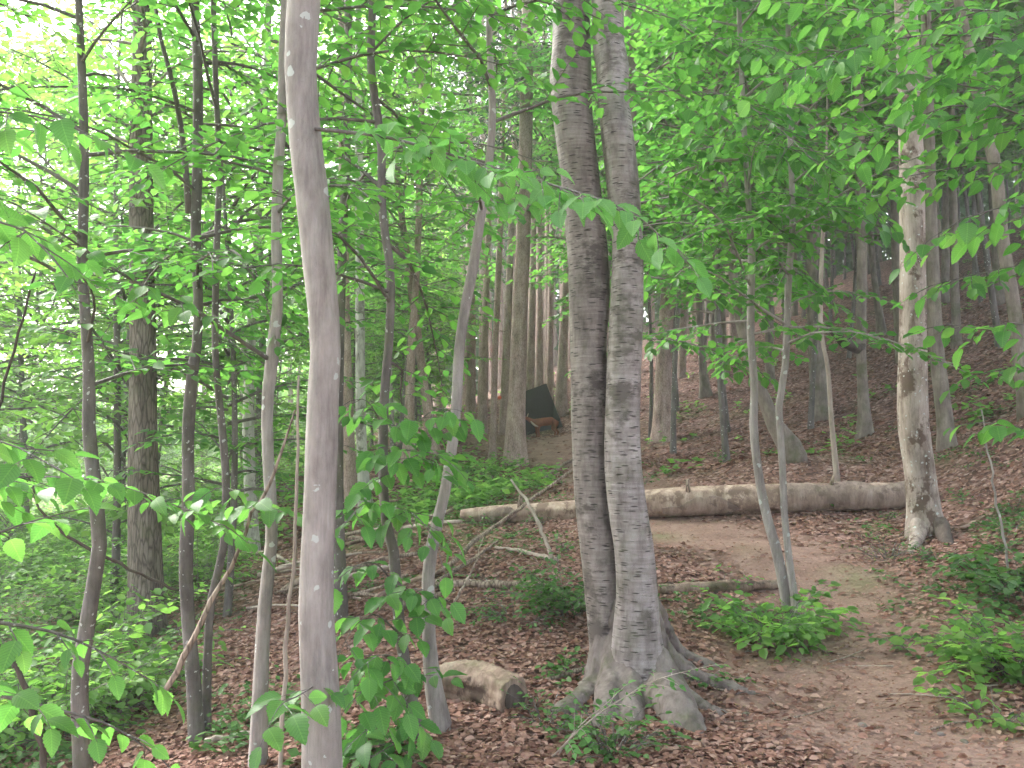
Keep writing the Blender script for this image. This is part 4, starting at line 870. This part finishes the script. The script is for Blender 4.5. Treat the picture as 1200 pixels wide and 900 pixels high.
pr = np.random.default_rng(70)
bk = np.random.default_rng(88)
for k in range(24):                                     # leafy undergrowth on the bank
    u = bk.uniform(-80, 270); v = bk.uniform(690, 880) if k % 2 else bk.uniform(610, 720)
    g = Gp(u, v)
    if g[1] < 4.6: continue
    sc_ = bk.uniform(.7, 1.3)
    shrub('undergrowth_shrub', 'loose bright green shrub in the undergrowth among the slim trunks', g[0], g[1], .45*sc_, .95*sc_, 18, .085, seed=600+k, group='undergrowth shrubs on the bank', mat='bright_leaf', gap=.08, lgap=.05)
for k in range(60):                                     # seedlings spread over the slope and the bank
    u = pr.uniform(420, 1200); v = pr.uniform(430, 720) if k % 3 else pr.uniform(560, 880)
    if u > 780 and v > 600 and path_mask(*[A(z) for z in Gp(u, v)[:2]])[0] > .5: continue
    g = Gp(u, v)
    if g[1] > 24: continue
    s = pr.uniform(.7, 1.3)
    shrub('seedling', 'small green seedling among the dead leaves', g[0], g[1], .14*s, .14*s, 6, .05*s, seed=200+k, group='seedlings among the dead leaves', kind='far', cat='plant')

def litter(name, n, y0, y1, size, mask, mat, kind, seed, lift=.006, tilt=.3, label=None, cat=None):
    rng = np.random.default_rng(seed); y = y0*(y1/y0)**rng.random(n); x = rng.uniform(-.72, .72, n)*y + rng.normal(0, .3, n)
    k = rng.random(n) < mask(x, y); x, y = x[k], y[k]; n = len(x); z = ground(x, y)
    e = .05; nx = -(ground(x+e, y)-z)/e; ny = -(ground(x, y+e)-z)/e
    nrm = unit(np.stack([nx, ny, np.ones(n)], -1)) + rng.normal(0, tilt, (n, 3)); a = rng.uniform(0, 6.28, n)
    lv = Leaves(); lv.add(np.stack([x, y, z+lift+rng.uniform(0, .012, n)], -1), unit(np.stack([np.cos(a), np.sin(a), -nx*np.cos(a)-ny*np.sin(a)], -1)), nrm, size*rng.uniform(.55, 1.25, n))
    return tag(obj(name, lv.mesh(name, kind, rng=rng), MATS[mat]), label, cat, None, 'stuff')
litter('leaf_litter', 115000, 2.6, 16, .05, lambda x, y: np.clip(1.0-path_mask(x, y)*.93, 0, 1)*(1-.45*herb_mask(x, y)), 'dead_leaf', 'litter', 1, label='brown dead leaves strewn over the forest floor', cat='leaf litter')
litter('leaf_debris', 40000, 2.6, 12, .02, lambda x, y: .25+.75*path_mask(x, y), 'dead_leaf', 'litter', 3, label='fine broken leaf bits on the bare path', cat='leaf litter')
litter('leaf_litter', 40000, 12, 34, .1, lambda x, y: np.clip(1.0-path_mask(x, y)*.8, 0, 1)*(1-.6*herb_mask(x, y)), 'dead_leaf', 'litter', 2, label='brown dead leaves covering the farther slope', cat='leaf litter')
def herbs(name, n, y0, y1, leaf, h, seed, label, mat='herb_leaf', kind='far', pw=1.0):
    rng = np.random.default_rng(seed); y = y0*(y1/y0)**rng.random(n); x = rng.uniform(-.72, .72, n)*y
    k = rng.random(n) < herb_mask(x, y)**pw*(1-path_mask(x, y)); x, y = x[k], y[k]; n = len(x); z = ground(x, y); m = 6
    hh = h*rng.uniform(.25, 1.2, n)*(.6+.5*vnoise(x*.8, y*.8))
    X = np.repeat(x, m)+rng.normal(0, .045, n*m); Y = np.repeat(y, m)+rng.normal(0, .045, n*m); a = rng.uniform(0, 6.28, n*m)
    Z = np.repeat(z, m)+np.repeat(hh, m)*rng.uniform(.2, 1, n*m)
    lv = Leaves(); lv.add(np.stack([X, Y, Z], -1), np.stack([np.cos(a), np.sin(a), rng.uniform(-.3, .5, n*m)], -1), A(0, 0, 1)+rng.normal(0, .35, (n*m, 3)), leaf*rng.uniform(.6, 1.25, n*m))
    return tag(obj(name, lv.mesh(name, kind, rng=rng), MATS[mat]), label, 'ground cover', None, 'stuff')
herbs('ground_cover', 26000, 3, 18, .06, .2, 5, 'low green herbs covering the bank and patches of the forest floor')
herbs('ground_cover', 16000, 12, 55, .14, .4, 6, 'bright green meadow growth beyond the bank', 'bright_leaf')

link_leaves()

# ------------------------------------------------------------------ forest air
hz = MB(); box(hz, (0, 47, 16), (272, 160, 46))
m, t = new_mat('haze_air'); pv = N(t, 'ShaderNodeVolumePrincipled'); pv.inputs['Color'].default_value = (.93, .96, .97, 1); pv.inputs['Density'].default_value = .0028; pv.inputs['Anisotropy'].default_value = .2
o_ = N(t, 'ShaderNodeOutputMaterial'); t.links.new(pv.outputs[0], o_.inputs['Volume'])
tag(hz.build('haze', MATS['haze_air'], None, False), 'thin pale haze between the trees', 'haze', None, 'stuff')
